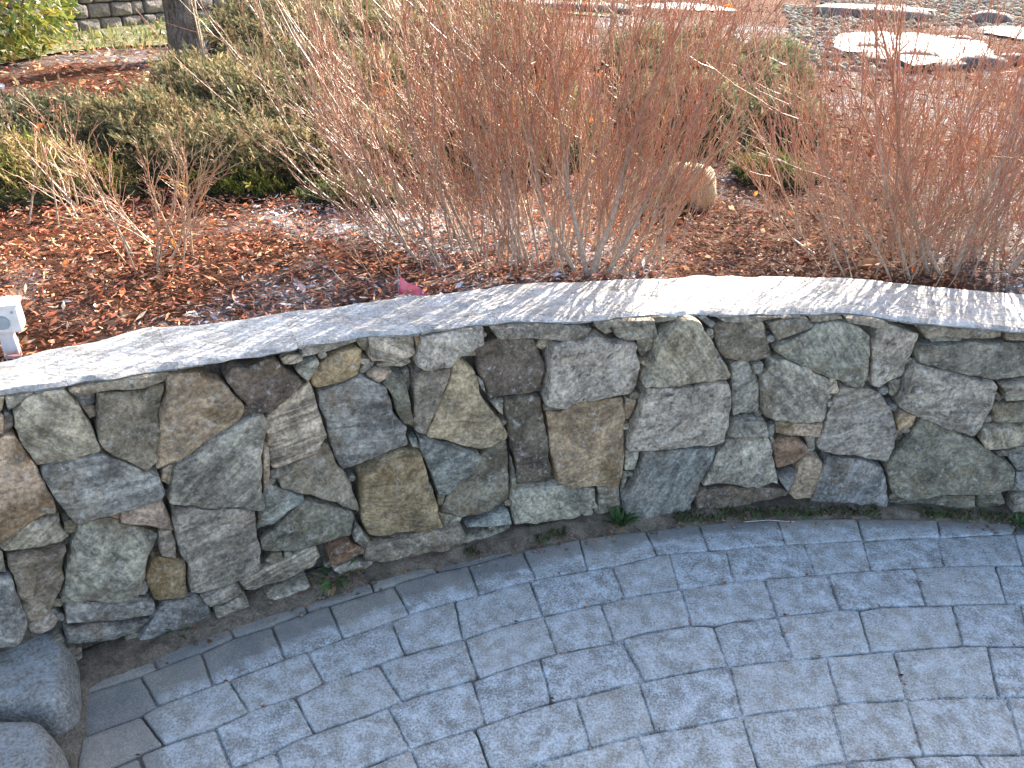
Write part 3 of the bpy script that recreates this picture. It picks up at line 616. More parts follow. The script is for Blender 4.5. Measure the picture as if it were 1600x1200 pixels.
for k, xy in PAVERS:
    p = orient(np.array(xy, float).reshape(-1, 2)/1000.)
    try: q = offset_poly(p, .0016+random.random()*.002)
    except Exception: continue
    # round the four corners
    q = dense(q, .016); q = chaikin(q, 2)
    c = q.mean(0)
    q = q + .0022*np.stack([fbm(P3(q[:, 0]*40, q[:, 1]*40, k), 31, 3), fbm(P3(q[:, 0]*40, q[:, 1]*40, k), 32, 3)], 1)*2
    if np.ptp(q[:, 0]) < .03 or np.ptp(q[:, 1]) < .012: continue
    tz = random.uniform(-.0025, .003); tx, ty = random.gauss(0, .010), random.gauss(0, .014)
    small = min(np.ptp(q[:, 0]), np.ptp(q[:, 1])) < .06
    ins = (.0, .002, .005, .012) if small else (.0, .002, .006, .016)
    hs = (-.005, -.0014, -.0003, 0)
    rings = [np.c_[q-c, np.full(len(q), -.05)]]
    for d, h in zip(ins, hs):
        w = offset_poly(q, d) if d else q
        if small and d > .01: w = c+(q-c)*.6
        z = h+tz+(w[:, 0]-c[0])*tx+(w[:, 1]-c[1])*ty + .0016*fbm(P3(w[:, 0]*26, w[:, 1]*26), 41, 3)
        rings.append(np.c_[w-c, z])
    l0 = rings[-1][:, :2]
    for sc_ in (.74, .48, .24):
        w = c+l0*sc_; rings.append(np.c_[w-c, tz+(w[:, 0]-c[0])*tx+(w[:, 1]-c[1])*ty+.0016*fbm(P3(w[:, 0]*26, w[:, 1]*26), 41, 3)])
    V, F = rings_mesh(rings)
    mesh('paver', V, F, M_PAVER, pave, (c[0], c[1], 0), smooth=32)

# soil washed out along the foot of the wall
def soilz(x, y, r, t):
    u = (r-(WR-.19))/.23; wide = np.clip((-x-1.0)/.14, 0, 1)
    w0 = .40-.25*wide
    prof = np.clip((u-w0)/.3, 0, 1)
    return -.017+prof*(.030+.012*np.clip(u-.6, 0, 1)) + .014*fbm(P3(x*26, y*26), 8, 4)*prof + .012*fbm(P3(x*9, y*9), 9, 2)*prof
so = polar_sheet('soil', M_SOIL, WR-.19, WR+.05, 26, -.78, .62, 520, soilz); tag(so, kind='structure')
sl_ = np.array(SANDL)/1000; sr_ = np.array(SANDR)/1000; m_ = 40; t_ = np.linspace(0, 1, m_); q_ = np.linspace(0, 1, 14)
il = lambda a: np.stack([np.interp(t_, np.linspace(0, 1, len(a)), a[:, k]) for k in (0, 1)], -1)
LL, RR = il(sl_), il(sr_); RR = RR+.006*fbm(P3(t_*30, 0*t_), 161, 3)[:, None]; G_ = LL[:, None]*(1-q_[None, :, None])+RR[:, None]*q_[None, :, None]; x, y = G_[..., 0].ravel(), G_[..., 1].ravel()
z = .004+.010*fbm(P3(x*24, y*24), 162, 4)+.008*fbm(P3(x*70, y*70), 163, 2)-.008*np.tile(np.clip((q_-.75)/.25, 0, 1), m_); i = (np.arange(m_-1)[:, None]*14+np.arange(13)[None, :]).ravel()
tag(mesh('sand', np.stack([x, y, z], -1), np.stack([i, i+1, i+15, i+14], -1), M_SAND, smooth=True), kind='structure')

# ---------------------------------------------------------------- stone wall
BAT = .07
def ztop(s): return ZT[0]*s*s+ZT[1]*s+ZT[2]
def wpt(s, z, dep):          # wall coordinates -> world; dep > 0 sinks into the wall
    t = np.asarray(s)/WR; r = WR+BAT*np.asarray(z)+dep
    return np.stack([WCX+r*np.sin(t), WCY+r*np.cos(t), np.asarray(z)+0*t], -1)
wall = thing('stone_wall', 'curved grey fieldstone retaining wall with frosted flat cap stones beside the pavers', 'wall', (.3, 2.1, 0))
WL = Vector(wall.location)
def wmesh(name, V, F, mat, loc, smooth=False):
    return mesh(name, V, F, mat, wall, tuple(Vector(loc)-WL), smooth)
# mortar core
ss = np.linspace(-3.6, 1.6, 300); zz = np.linspace(-.1, 1, 44)
Sg, Zg = np.meshgrid(ss, zz, indexing='ij'); s_ = Sg.ravel(); zt_ = (ztop(s_)-.03); z_ = np.where(Zg.ravel() < 0, -.1, Zg.ravel()*zt_)
dp = .056+.05*fbm(P3(s_*14, z_*14), 51, 3)
V = wpt(s_, z_, dp); V2 = wpt(ss, ztop(ss)-.035, np.interp(ss, np.array(CAPBACK)[:, 0]/1000., np.array(CAPBACK)[:, 1]/1000.)-.03)
n1 = len(zz); F = []
i = (np.arange(len(ss)-1)[:, None]*n1+np.arange(n1-1)[None, :]).ravel(); F = np.stack([i, i+n1, i+n1+1, i+1], -1)
o = len(V); j = np.arange(len(ss)-1); F = np.concatenate([F, np.stack([j*n1+n1-1, (j+1)*n1+n1-1, o+j+1, o+j], -1)])
V = np.concatenate([V, V2]); wmesh('mortar', V-np.array(WL), F, M_MORTAR, WL, True)

def stone(p, typ, proud=None, depth=.10, relief=1.0):
    """p (n,2) outline in wall coordinates (metres)"""
    p = p.copy(); p[:, 1] = np.minimum(p[:, 1], ztop(p[:, 0])-.012); p = offset_poly(orient(p), -.0016); size = math.sqrt(max(1e-5, np.ptp(p[:, 0])*np.ptp(p[:, 1])))
    step = max(.007, size*.055); q = chaikin(dense(p, step*1.7), 1, .2); c = q.mean(0); sd_ = random.randint(0, 999)
    a = .022*size
    q = q+np.stack([fbm(P3(q[:, 0]*22, q[:, 1]*22, sd_), 61, 4), fbm(P3(q[:, 0]*22, q[:, 1]*22, sd_), 62, 4)], 1)*min(.022, a*4.4)
    big = size > .06
    if proud is None: proud = random.uniform(-.018, .016) if big else random.uniform(.006, .026)
    tx, tz = random.gauss(0, .05), random.gauss(0, .06)
    rings = []
    def dep(w, base):
        rel = .019*min(1, size/.12)*relief*fbm(P3(w[:, 0]*11, w[:, 1]*11, sd_), 63, 4) + .006*relief*fbm(P3(w[:, 0]*45, w[:, 1]*45, sd_), 64, 3)
        return base+proud+(w[:, 0]-c[0])*tx+(w[:, 1]-c[1])*tz+rel*1.6
    lim = min(1., size/.12)
    spec = [(0, 0, depth), (0, 0, .020*lim+.004), (.0016*lim, 0, .005*lim), (.0055*lim, 0, .0005), (0, .25, -.002*lim), (0, .48, -.003*lim), (0, .72, -.003*lim), (0, .9, -.003*lim)]
    for off, tc, bd in spec:
        w = q
        if off: w = offset_poly(q, off)
        if tc: w = c+(q-c)*(1-tc)
        d = np.full(len(w), depth) if bd == depth else dep(w, bd)
        if bd == .0005: d = d+.005*lim*np.abs(fbm(P3(w[:, 0]*60, w[:, 1]*60, sd_), 65, 2))
        rings.append(wpt(w[:, 0], w[:, 1], d))
    V, F = rings_mesh(rings); loc = wpt(c[0], c[1], 0)
    mat, col = STYPE[typ]
    # local axes: object stays unrotated; origin on the face
    o = wmesh('stone', V-loc, F, mat, loc, 24)
    k = random.uniform(.95, 1.24); cj = [max(.02, x*k*w_*random.uniform(.97, 1.03)) for x, w_ in zip(col, (1.09, 1.0, .86))]; o.color = (*cj, 1)
    return o
OUT = []
for typ, q in STONES:
    p = np.array(q, float).reshape(-1, 2)/1000.; OUT.append(p); stone(p, typ)
# chinking: small wedges pushed into the wide gaps between the big stones
def inside(P, p):
    x, y = P[:, 0], P[:, 1]; c = np.zeros(len(P), bool); n = len(p)
    for i in range(n):
        a, b_ = p[i], p[i-1]; cond = ((a[1] > y) != (b_[1] > y))
        xx = (b_[0]-a[0])*(y-a[1])/(b_[1]-a[1]+1e-9)+a[0]; c ^= cond & (x < xx)
    return c
def segd(P, p):
    d = np.full(len(P), 9.)
    for i in range(len(p)):
        a, b_ = p[i-1], p[i]; e = b_-a; t = np.clip(((P-a)@e)/(e@e+1e-9), 0, 1); d = np.minimum(d, np.linalg.norm(P-a-t[:, None]*e, axis=1))
    return d
cand = np.stack([rng.uniform(-2.62, .27, 2600), rng.uniform(0, 1, 2600)], 1); cand[:, 1] = .02+cand[:, 1]*(ztop(cand[:, 0])-.06)
dm = np.full(len(cand), 9.); ins_ = np.zeros(len(cand), bool)
for p in OUT: ins_ |= inside(cand, p); dm = np.minimum(dm, segd(cand, p))
ok = (~ins_) & (dm > .0075); cand = cand[ok]; dm = dm[ok]; order = np.argsort(-dm); placed = []
for i in order:
    P, d = cand[i], min(dm[i], .03)
    if any(np.hypot(*(P-o_)) < d+r_ for o_, r_ in placed): continue
    placed.append((P, d))
    if len(placed) > 52: break
    k = random.randint(5, 7); a0 = random.random()*6
    p = np.array([P+d*1.15*random.uniform(.75, 1.1)*np.array([cos(a0+i_*2*pi/k)*1.15, sin(a0+i_*2*pi/k)]) for i_ in range(k)])
    stone(p, random.choice('ggubdw'), random.uniform(.014, .032), .07)
# the wall runs on beyond both edges of the picture
for s0, s1 in ((-3.45, -2.72), (.43, 1.5)):
    s = s0
    while s < s1-.05:
        w = random.uniform(.17, .26); w = min(w, s1-s); z = .0; H_ = ztop(s)-.03
        while z < H_-.03:
            h = min(random.uniform(.12, .22), H_-z); h = H_-z if H_-z-h < .06 else h
            j = lambda: random.uniform(-.016, .016)
            stone(np.array([(s+.012+j(), z+.01+j()*.5), (s+w-.012+j(), z+.01+j()*.5), (s+w-.012+j(), z+h-.008+j()*.4), (s+w*.5, z+h-.004), (s+.012+j(), z+h-.008+j()*.4)]), random.choice('ggnbutmwl'))
            z += h
        s += w
# cap stones
cf = np.array(CAPFRONT, float)/1000; cb = np.array(CAPBACK, float)/1000
js = [-3.45, -3.0, -2.7]+[x/1000 for x in CAPJOINTS]+[.42, .8, 1.2, 1.5]
js = [x for i, x in enumerate(js)]
for a_, b_ in zip(js[:-1], js[1:]):
    g_ = .0003; nu = max(8, int((b_-a_)/.014)); nv = 22; u = np.linspace(a_+g_, b_-g_, nu); v = np.linspace(0, 1, nv)
    dz = random.uniform(-.0003, .0003); sd_ = random.randint(0, 99)
    fr = np.interp(u, cf[:, 0], cf[:, 1]) + .020*fbm(P3(u*17, 0*u, 3), 71, 4) + .003 ; bk = np.interp(u, cb[:, 0], cb[:, 1]) + .030*fbm(P3(u*8, 0*u, 3), 72, 3)
    U, Vv = np.meshgrid(u, v, indexing='ij'); fr_ = fr[:, None]; bk_ = bk[:, None]
    D = fr_+(bk_-fr_)*Vv; Z = ztop(U)+dz
    wig = lambda q: .03*fbm(P3(Vv.ravel()*4, q*31), 77, 4).reshape(Vv.shape)
    tu = (U-a_)/(b_-a_); U = U+wig(round(a_, 3))*(1-tu)+wig(round(b_, 3))*tu
    x = WCX+(WR+D)*np.sin(U/WR); y = WCY+(WR+D)*np.cos(U/WR)
    rel = .018*fbm(P3((x*5).ravel(), (y*13+x*3).ravel(), 1), 73, 4).reshape(U.shape)+.006*fbm(P3((x*30).ravel(), (y*45).ravel(), 1), 74, 3).reshape(U.shape)
    edge = np.minimum(np.clip(Vv/.05, 0, 1), np.clip((1-Vv)/.08, 0, 1)); Z = Z+rel-.008*(1-edge)**2
    r_t = WR+D+BAT*ztop(U); top = np.stack([WCX+r_t*np.sin(U/WR), WCY+r_t*np.cos(U/WR), Z], -1).reshape(-1, 3)
    i = (np.arange(nu-1)[:, None]*nv+np.arange(nv-1)[None, :]).ravel(); F = np.stack([i, i+nv, i+nv+1, i+1], -1)
    per = list(range(0, nu*nv, nv))+list(range((nu-1)*nv+1, nu*nv))+[k*nv+nv-1 for k in range(nu-2, -1, -1)]+list(range(nv-2, 0, -1))
    cen = top.mean(0); lowr = top[per].copy(); ui = np.array(per)//nv
    lowr[:, 2] = ztop(u[ui])-.013-.004*np.abs(fbm(P3(u[ui]*30, 0*ui), 75, 2)); sh = (lowr[:, :2]-cen[:2]); lowr[:, :2] -= .006*sh/np.maximum(np.linalg.norm(sh, axis=1, keepdims=True), .01)
    o = len(top); m = len(per); k = np.arange(m); per = np.array(per)
    F2 = np.stack([per[k], o+k, o+(k+1) % m, per[(k+1) % m]], -1)
    loc = Vector(cen); wmesh('cap_stone', np.concatenate([top, lowr])-cen, np.concatenate([F, F2]), M_CAP, loc, 40)

# ---------------------------------------------------------------- granite steps at the end of the wall
def boulder_block(name, corners, h, label, cat, mat, par=None, sd_=0, rnd=1):
    p = orient(np.array(corners, float)); q = chaikin(dense(p, .04), rnd, .25); c = q.mean(0)
    q = q+.014*np.stack([fbm(P3(q[:, 0]*9, q[:, 1]*9, sd_), 81, 3), fbm(P3(q[:, 0]*9, q[:, 1]*9, sd_), 82, 3)], 1)
    rings = [np.c_[offset_poly(q, -.006)-c, np.full(len(q), -.06)]]
    for off, z in ((-.002, h*.30), (.004, h*.66), (.012, h*.86), (.022, h*.97), (.04, h)):
        w = offset_poly(q, off); rings.append(np.c_[w-c, z+.010*fbm(P3(w[:, 0]*14, w[:, 1]*14, z*14+sd_), 83, 3)])
    for t in (.3, .55, .8):
        w = c+(rings[5][:, :2])*(1-t); rings.append(np.c_[w-c, h+.012*fbm(P3(w[:, 0]*14, w[:, 1]*14, sd_), 83, 4)])
    V, F = rings_mesh(rings); o = mesh(name, V, F, mat, None, (c[0], c[1], 0), 45); return tag(o, label, cat)
s1 = boulder_block('granite_step', [(-1.52, 1.36), (-1.17, 1.485), (-1.11, 1.45), (-1.055, 1.38), (-.992, 1.245), (-1.02, 1.212), (-1.2, 1.205), (-1.62, 1.16)], .105, 'rough grey granite step block against the foot of the stone wall', 'step', M_GRANITE, sd_=3)
s2 = boulder_block('granite_step', [(-1.60, 1.15), (-1.13, 1.195), (-1.04, 1.198), (-.975, 1.15), (-.91, 1.04), (-.84, .85), (-1.2, .76), (-1.62, .72)], .10, 'rough grey granite step block cut by the bottom left corner of the photo', 'step', M_GRANITE, sd_=9)
for s in (s1, s2): s['group'] = 'granite step blocks'

# ---------------------------------------------------------------- scatter builders
def scatter_quads(P, U, Vv, bend=None, col=None):
    """leaf/chip shapes: centre P, half axes U and Vv (n,3) -> folded 6-vertex pieces (4 quads-ish triangles)"""
    n = len(P); N = np.cross(U, Vv); N /= np.maximum(np.linalg.norm(N, axis=1, keepdims=True), 1e-9)
    b_ = (bend if bend is not None else np.zeros(n))[:, None]*np.linalg.norm(Vv, axis=1, keepdims=True)*N
    a = P-U; c = P+U; l = P-Vv*1.0+b_; r = P+Vv*1.0+b_
    V = np.stack([a, l, c, r], 1).reshape(-1, 3); i = np.arange(n)*4
    F = np.concatenate([np.stack([i, i+1, i+2], -1), np.stack([i, i+2, i+3], -1)])
    cc_ = None if col is None else np.repeat(col, 4, 0)
    return V, F, cc_
def rand_dirs(n, flat):
    a = rng.uniform(0, 2*pi, n); z = rng.normal(0, flat, n); d = np.stack([np.cos(a), np.sin(a), z], -1); return d/np.linalg.norm(d, axis=1, keepdims=True)
def perp(U, n, roll):
    up = np.tile([0, 0, 1.], (n, 1)); s = np.cross(U, up); s /= np.maximum(np.linalg.norm(s, axis=1, keepdims=True), 1e-6)
    t = np.cross(s, U); a = rng.normal(0, roll, n)[:, None]; return s*np.cos(a)+t*np.sin(a)
def in_view(x, y, z, m=.15):
    p = np.stack([x, y, z-CAMH], -1); f = p@np.array(_f); u = p@np.array(cr)/f; v = p@np.array(cu)/f
    return (f > .3) & (np.abs(u) < .64+m) & (np.abs(v) < .48+m)
def polar_pts(n, r0, r1, t0, t1, power):
    r = r0+(r1-r0)*rng.random(n)**power; t = rng.uniform(t0, t1, n); return WCX+r*np.sin(t), WCY+r*np.cos(t)
def BACKR(x, y):       # distance behind the back edge of the cap stones
    s = WR*np.arctan2(np.asarray(x)-WCX, np.asarray(y)-WCY); return np.hypot(np.asarray(x)-WCX, np.asarray(y)-WCY)-WR-BAT*.72-np.interp(s, np.array(CAPBACK)[:, 0]/1000., np.array(CAPBACK)[:, 1]/1000.)
def pt_in(P, poly): return inside(P, np.array(poly, float))

# mulch chips
def mulch(n, r0, r1, power, size, seed_):
    x, y = polar_pts(n, WR+r0, WR+r1, -1.05, .62, power); z = gz(x, y)
    k = in_view(x, y, z, .08) & (BACKR(x, y) > -.012+.02*rng.random(len(x))); x, y, z = x[k], y[k], z[k]; n = len(x)
    L = size*rng.lognormal(0, .45, n); U = rand_dirs(n, .28)*L[:, None]; Vv = perp(U/L[:, None], n, .6)*(L*rng.uniform(.14, .42, n))[:, None]
    pal = np.array([(.66, .25, .12), (.54, .17, .08), (.68, .36, .20), (.38, .15, .085), (.70, .52, .36), (.58, .21, .14), (.24, .115, .08)])
    col = pal[rng.choice(7, n, p=[.24, .18, .18, .12, .10, .11, .07])]*rng.uniform(.7, 1.25, n)[:, None]
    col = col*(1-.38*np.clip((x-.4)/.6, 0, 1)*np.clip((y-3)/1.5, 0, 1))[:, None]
    f = frostf(x, y); fr = (rng.random(n) < f*.62)[:, None]*rng.uniform(.35, .95, n)[:, None]
    # dull grey brown bark by the right-hand shrub, its shade painted into the colour
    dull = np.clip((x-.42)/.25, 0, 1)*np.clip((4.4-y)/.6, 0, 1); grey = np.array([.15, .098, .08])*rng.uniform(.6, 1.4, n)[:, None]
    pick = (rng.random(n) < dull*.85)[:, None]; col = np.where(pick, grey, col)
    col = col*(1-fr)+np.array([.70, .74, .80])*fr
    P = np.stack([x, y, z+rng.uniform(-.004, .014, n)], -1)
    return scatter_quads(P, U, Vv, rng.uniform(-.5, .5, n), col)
parts = [mulch(135000, .15, 2.6, 1.0, .0078, 1), mulch(75000, 2.2, 14, 1.3, .018, 2)]
V = np.concatenate([p[0] for p in parts]); F = np.concatenate([parts[0][1], parts[1][1]+len(parts[0][0])]); cl = np.concatenate([p[2] for p in parts])
tag(mesh('bark_mulch', V, F, M_CHIP, col=cl), 'loose reddish brown bark mulch spread over the planting bed behind the wall', 'mulch', kind='stuff')
# fallen leaves in the mulch
n = 2600; x, y = polar_pts(n, WR+.36, WR+4, -.95, .6, 1.2); z = gz(x, y)
L = rng.uniform(.008, .020, n); U = rand_dirs(n, .35)*L[:, None]; Vv = perp(U/L[:, None], n, .8)*(L*rng.uniform(.4, .7, n))[:, None]
pal = np.array([(.30, .19, .125), (.40, .26, .17), (.45, .16, .06), (.24, .14, .10)]); col = pal[rng.choice(4, n, p=[.38, .25, .17, .20])]*rng.uniform(.7, 1.2, n)[:, None]
fr = (rng.random(n) < frostf(x, y)*.4)[:, None]*.6; col = col*(1-fr)+np.array([.7, .74, .8])*fr
V, F, cl = scatter_quads(np.stack([x, y, z+rng.uniform(.004, .02, n)], -1), U, Vv, rng.uniform(-.6, .9, n), col)
tag(mesh('fallen_leaves', V, F, M_DRY, col=cl), 'dead brown leaves scattered on the bark mulch', 'leaves', kind='stuff')
# leaf crumbs caught in the paver joints
n = 150; sel = [PAVERS[i][1] for i in rng.integers(20, len(PAVERS), n)]; cx_ = []; 
for q in sel:
    p = np.array(q, float).reshape(-1, 2)/1000; i = rng.integers(len(p)); t = rng.random(); cx_.append(p[i-1]*(1-t)+p[i]*t+rng.normal(0, .003, 2))
cx_ = np.array(cx_); L = rng.uniform(.003, .009, n); U = rand_dirs(n, .2)*L[:, None]; Vv = perp(U/L[:, None], n, .5)*(L*.5)[:, None]
pal = np.array([(.40, .17, .08), (.25, .10, .06), (.12, .06, .04)]); V, F, cl = scatter_quads(np.c_[cx_, rng.uniform(0, .006, n)], U, Vv, rng.uniform(-.5, .8, n), pal[rng.choice(3, n)])
tag(mesh('leaf_crumbs', V, F, M_DRY, col=cl), 'tiny orange brown leaf crumbs caught in the joints between the frosty pavers', 'leaf litter', kind='stuff')

# ---------------------------------------------------------------- tubes and shrubs
def tubes(lines, sides=4):
    """lines: list of (pts (k,3), radii (k,), colours (k,3)); lines of the same length are built together"""
    by = {}
    for l in lines: by.setdefault(len(l[0]), []).append(l)
    Vs, Fs, Cs = [], [], []; off = 0
    for k, ls in by.items():
        P = np.array([l[0] for l in ls]); rad = np.array([l[1] for l in ls]); co = np.array([l[2] for l in ls]); n = len(ls)
        T = np.gradient(P, axis=1); T /= np.maximum(np.linalg.norm(T, axis=2, keepdims=True), 1e-9)
        ref = np.where(np.abs(T[:, :1, 2:3]) > .9, np.array([1., 0, 0]), np.array([0, 0, 1.]))
        A = np.cross(T, np.broadcast_to(ref, T.shape)); A /= np.maximum(np.linalg.norm(A, axis=2, keepdims=True), 1e-9); B = np.cross(T, A)
        an = np.arange(sides)*2*pi/sides
        Vv = P[:, :, None]+rad[:, :, None, None]*(A[:, :, None]*np.cos(an)[None, None, :, None]+B[:, :, None]*np.sin(an)[None, None, :, None])
        Vs.append(Vv.reshape(-1, 3)); Cs.append(np.repeat(co.reshape(-1, 3), sides, 0))
        base = (np.arange(n)*k*sides)[:, None, None]+(np.arange(k-1)*sides)[None, :, None]; s = np.arange(sides)[None, None]; s2 = (s+1) % sides
        q = np.stack([base+s, base+s2, base+s2+sides, base+s+sides], -1).reshape(-1, 4)+off; Fs.append(q); off += n*k*sides
    return np.concatenate(Vs), np.concatenate(Fs), np.concatenate(Cs)
def unit(v): return v/max(1e-9, np.linalg.norm(v))
def curve_line(p0, d, L, k, wander, trop):
    pts = [np.array(p0, float)]; d = unit(np.array(d, float)); st = L/(k-1)
    for i in range(k-1):
        d = unit(d+rng.normal(0, wander, 3)+np.array(trop)); pts.append(pts[-1]+d*st)
    return np.array(pts)
def child_dir(d, ang):
    a = unit(np.cross(d, rng.normal(0, 1, 3))); return unit(d*cos(ang)+a*sin(ang))
def shrub(name, label, stems, cat='shrub', tw=(7, 5), bark=(.30, .235, .18), tip=(.34, .115, .06), loc=None, twig_r=.00095, leaves=0, lenk=1.0, gen3=True, group=None, spread=.42, trop=(0, 0, .06)):
    """stems: list of (base xyz, direction, length, radius)"""
    b0 = np.mean([s[0] for s in stems], 0) if loc is None else np.array(loc); t = thing(name, label, cat, tuple(b0), group)
    bark = np.array(bark); tip = np.array(tip); tw_lines = []; ends = []
    for p0, d, L, r in stems:
        p0 = np.array(p0, float); k = 10; P = curve_line(p0, d, L, k, .085, trop); rad = r*(1-.72*np.linspace(0, 1, k)**.8); f = np.linspace(0, 1, k)[:, None]**1.3
        cs = bark*random.uniform(.8, 1.15); col = cs*(1-f)+tip*.9*f
        V, F, cl = tubes([(P, rad, col)], 6 if r > .006 else 5)
        mesh('stem', V-b0, F, M_TWIG, t, col=cl, smooth=True)
        for j in range(tw[0]+random.randint(-1, 2)):
            u = random.uniform(.08, .98)**.85; i = u*(k-1); i0 = min(k-2, int(i)); q = P[i0]+(P[i0+1]-P[i0])*(i-i0); dd = unit(P[i0+1]-P[i0])
            l2 = L*random.uniform(.30, .62)*(1-.35*u)*lenk; d2 = child_dir(dd, random.uniform(.15, spread+.12)); k2 = 7
            P2 = curve_line(q, d2, l2, k2, .10, trop); r2 = max(twig_r*1.25, r*.42*(1-.5*u)); rr = np.linspace(r2, twig_r*.8, k2)
            c0 = (cs*(1-u)+tip*u); g_ = np.linspace(0, 1, k2)[:, None]; tw_lines.append((P2, rr, (c0*(1-g_)+tip*random.uniform(.75, 1.25)*g_)))
            for m in range(tw[1]+random.randint(-2, 2)):
                u3 = random.uniform(.15, .97); i = u3*(k2-1); i1 = min(k2-2, int(i)); q3 = P2[i1]+(P2[i1+1]-P2[i1])*(i-i1); d3 = unit(P2[i1+1]-P2[i1])
                l3 = l2*random.uniform(.25, .6)*(1-.3*u3); P3_ = curve_line(q3, child_dir(d3, random.uniform(.2, .55)), l3, 5, .09, trop)
                tc = (tip if random.random() < .52 else bark*np.array([1.05, .92, .75]))*random.uniform(.65, 1.35)*np.array([1, random.uniform(.85, 1.25), random.uniform(.85, 1.2)]); tw_lines.append((P3_, np.linspace(twig_r, twig_r*.55, 5), np.tile(tc, (5, 1)))); ends.append((P3_[random.randint(1, 4)], tc))
                if gen3 and random.random() < .22:
                    P4 = curve_line(P3_[2], child_dir(unit(P3_[3]-P3_[2]), random.uniform(.3, .9)), l3*random.uniform(.3, .6), 4, .14, trop); tw_lines.append((P4, np.linspace(twig_r*.85, twig_r*.5, 4), np.tile(tc*random.uniform(.8, 1.2), (4, 1))))
    V, F, cl = tubes(tw_lines, 4); o = mesh('twigs', V-b0, F, M_TWIG, t, col=cl, smooth=True); o['kind'] = 'stuff'
    for j in range(leaves):
        e, _ = random.choice(ends); s = random.uniform(.011, .019); U = unit(rng.normal(0, 1, 3)+np.array([0, 0, -.8])); W = unit(np.cross(U, rng.normal(0, 1, 3))); N = np.cross(U, W)
        cu_ = [np.zeros(3), U*.5+W*.45+N*.12, U*1.3+W*.5+N*.2, U*2.2, U*1.3-W*.5+N*.2, U*.5-W*.45+N*.12, U*1.2]
        cl = np.array(random.choice([(.60, .22, .05), (.66, .30, .08), (.45, .15, .05), (.62, .36, .12)]))
        mesh('leaf', np.array(cu_)*s, [(0, 6, 1), (1, 6, 2), (2, 6, 3), (3, 6, 4), (4, 6, 5), (5, 6, 0)], M_DRY, t, tuple(e-b0), col=np.tile(cl, (7, 1)))
    return t
def fan(n, x0, x1, y0, y1, cx_, cy_, kx, ky, L, r, up=1.0, jit=.16):
    st = []
    for i in range(n):
        x = random.uniform(x0, x1); y = random.uniform(y0, y1); z = float(gz(x, y))-.01
        d = (kx*(x-cx_)+random.gauss(0, jit), ky*(y-cy_)+random.gauss(0, jit), up); l = random.uniform(*L)
        st.append(((x, y, z), d, l, random.uniform(*r)))
    return st
BARK = (.37, .30, .235)
main = fan(46, -.50, .48, 2.42, 3.0, .22, 2.72, 1.12, .9, (.55, 1.05), (.0024, .0050)) + fan(14, -.52, .5, 2.40, 2.8, .2, 2.6, 1.6, .7, (.25, .6), (.0018, .003), jit=.35)
main += fan(66, -.25, .5, 2.48, 2.95, .18, 2.7, 1.0, .6, (.6, 1.05), (.0022, .0046))
main += fan(56, -.5, .5, 2.42, 2.85, .1, 2.6, 1.3, .6, (.25, .62), (.0013, .0022), jit=.3)
main += [((.25, 2.49, .69), (.12, .05, 1), .82, .0115), ((.235, 2.49, .69), (-.35, .03, 1), .85, .010), ((.20, 2.50, .69), (-.65, .04, 1), .80, .008), ((.30, 2.50, .69), (.45, .04, 1), .86, .009),
         ((.05, 2.55, .67), (-.25, .2, 1), .90, .008), ((-.12, 2.58, .68), (-.55, .1, 1), .85, .007), ((-.3, 2.5, .68), (-.9, .1, .8), .75, .006), ((.42, 2.6, .66), (.75, .3, 1), .80, .006)]
TIPC = (.38, .15, .085)
shrub('bare_shrub', 'large bare shrub of dense red brown twigs fanning up at the centre behind the wall', main, tw=(7, 5), bark=BARK, tip=TIPC, leaves=26, group='leafless shrubs behind the wall')
right = fan(24, 1.0, 2.1, 2.58, 3.0, 1.6, 2.8, 1.2, .7, (.25, .6), (.0018, .003), jit=.38) + fan(54, 1.08, 2.15, 2.60, 3.15, 1.62, 2.85, 1.15, .8, (.5, 1.0), (.003, .006), jit=.22)
right += fan(22, 1.1, 2.1, 2.58, 2.9, 1.6, 2.7, 1.0, .5, (.25, .5), (.002, .0034), up=.4, jit=.6)
right += fan(36, 1.25, 2.1, 2.7, 3.1, 1.6, 2.9, 1.0, .6, (.6, 1.0), (.0022, .0045))
right += fan(44, .98, 2.1, 2.56, 3.0, 1.6, 2.8, 1.3, .6, (.25, .62), (.0013, .0022), jit=.38)
right += [((1.46, 2.68, .65), (-.55, .2, 1), .95, .010), ((1.50, 2.66, .65), (-.8, .25, .8), .85, .008), ((1.55, 2.70, .65), (.05, .2, 1), 1.0, .010), ((1.75, 2.72, .64), (.3, .1, 1), 1.0, .012), ((1.42, 2.72, .65), (-.2, .2, 1), .9, .009)]
shrub('bare_shrub', 'bare red twigged shrub with grey stems rising behind the right end of the wall', right, tw=(7, 5), bark=(.38, .31, .24), tip=(.38, .15, .092), leaves=14, group='leafless shrubs behind the wall')
sm = fan(15, -1.24, -1.0, 2.26, 2.5, -1.1, 2.4, 2.6, 1.2, (.28, .50), (.0030, .0048), up=.85, jit=.35)
shrub('bare_shrub', 'small sparse bare shrub with pale crooked stems in the red mulch at left', sm, tw=(7, 4), bark=(.42, .33, .24), tip=(.40, .20, .11), leaves=5, spread=.75, group='leafless shrubs behind the wall', trop=(0, 0, .02))
sl = fan(6, -1.66, -1.42, 2.5, 2.75, -1.5, 2.62, 1.6, 1.0, (.28, .46), (.003, .0048), up=.85, jit=.35)
shrub('bare_shrub', 'thin bare shrub with pale stems at the far left edge before yellow green ground cover', sl, tw=(6, 3), bark=(.42, .33, .24), tip=(.40, .20, .11), leaves=3, spread=.7, group='leafless shrubs behind the wall', trop=(0, 0, .02))
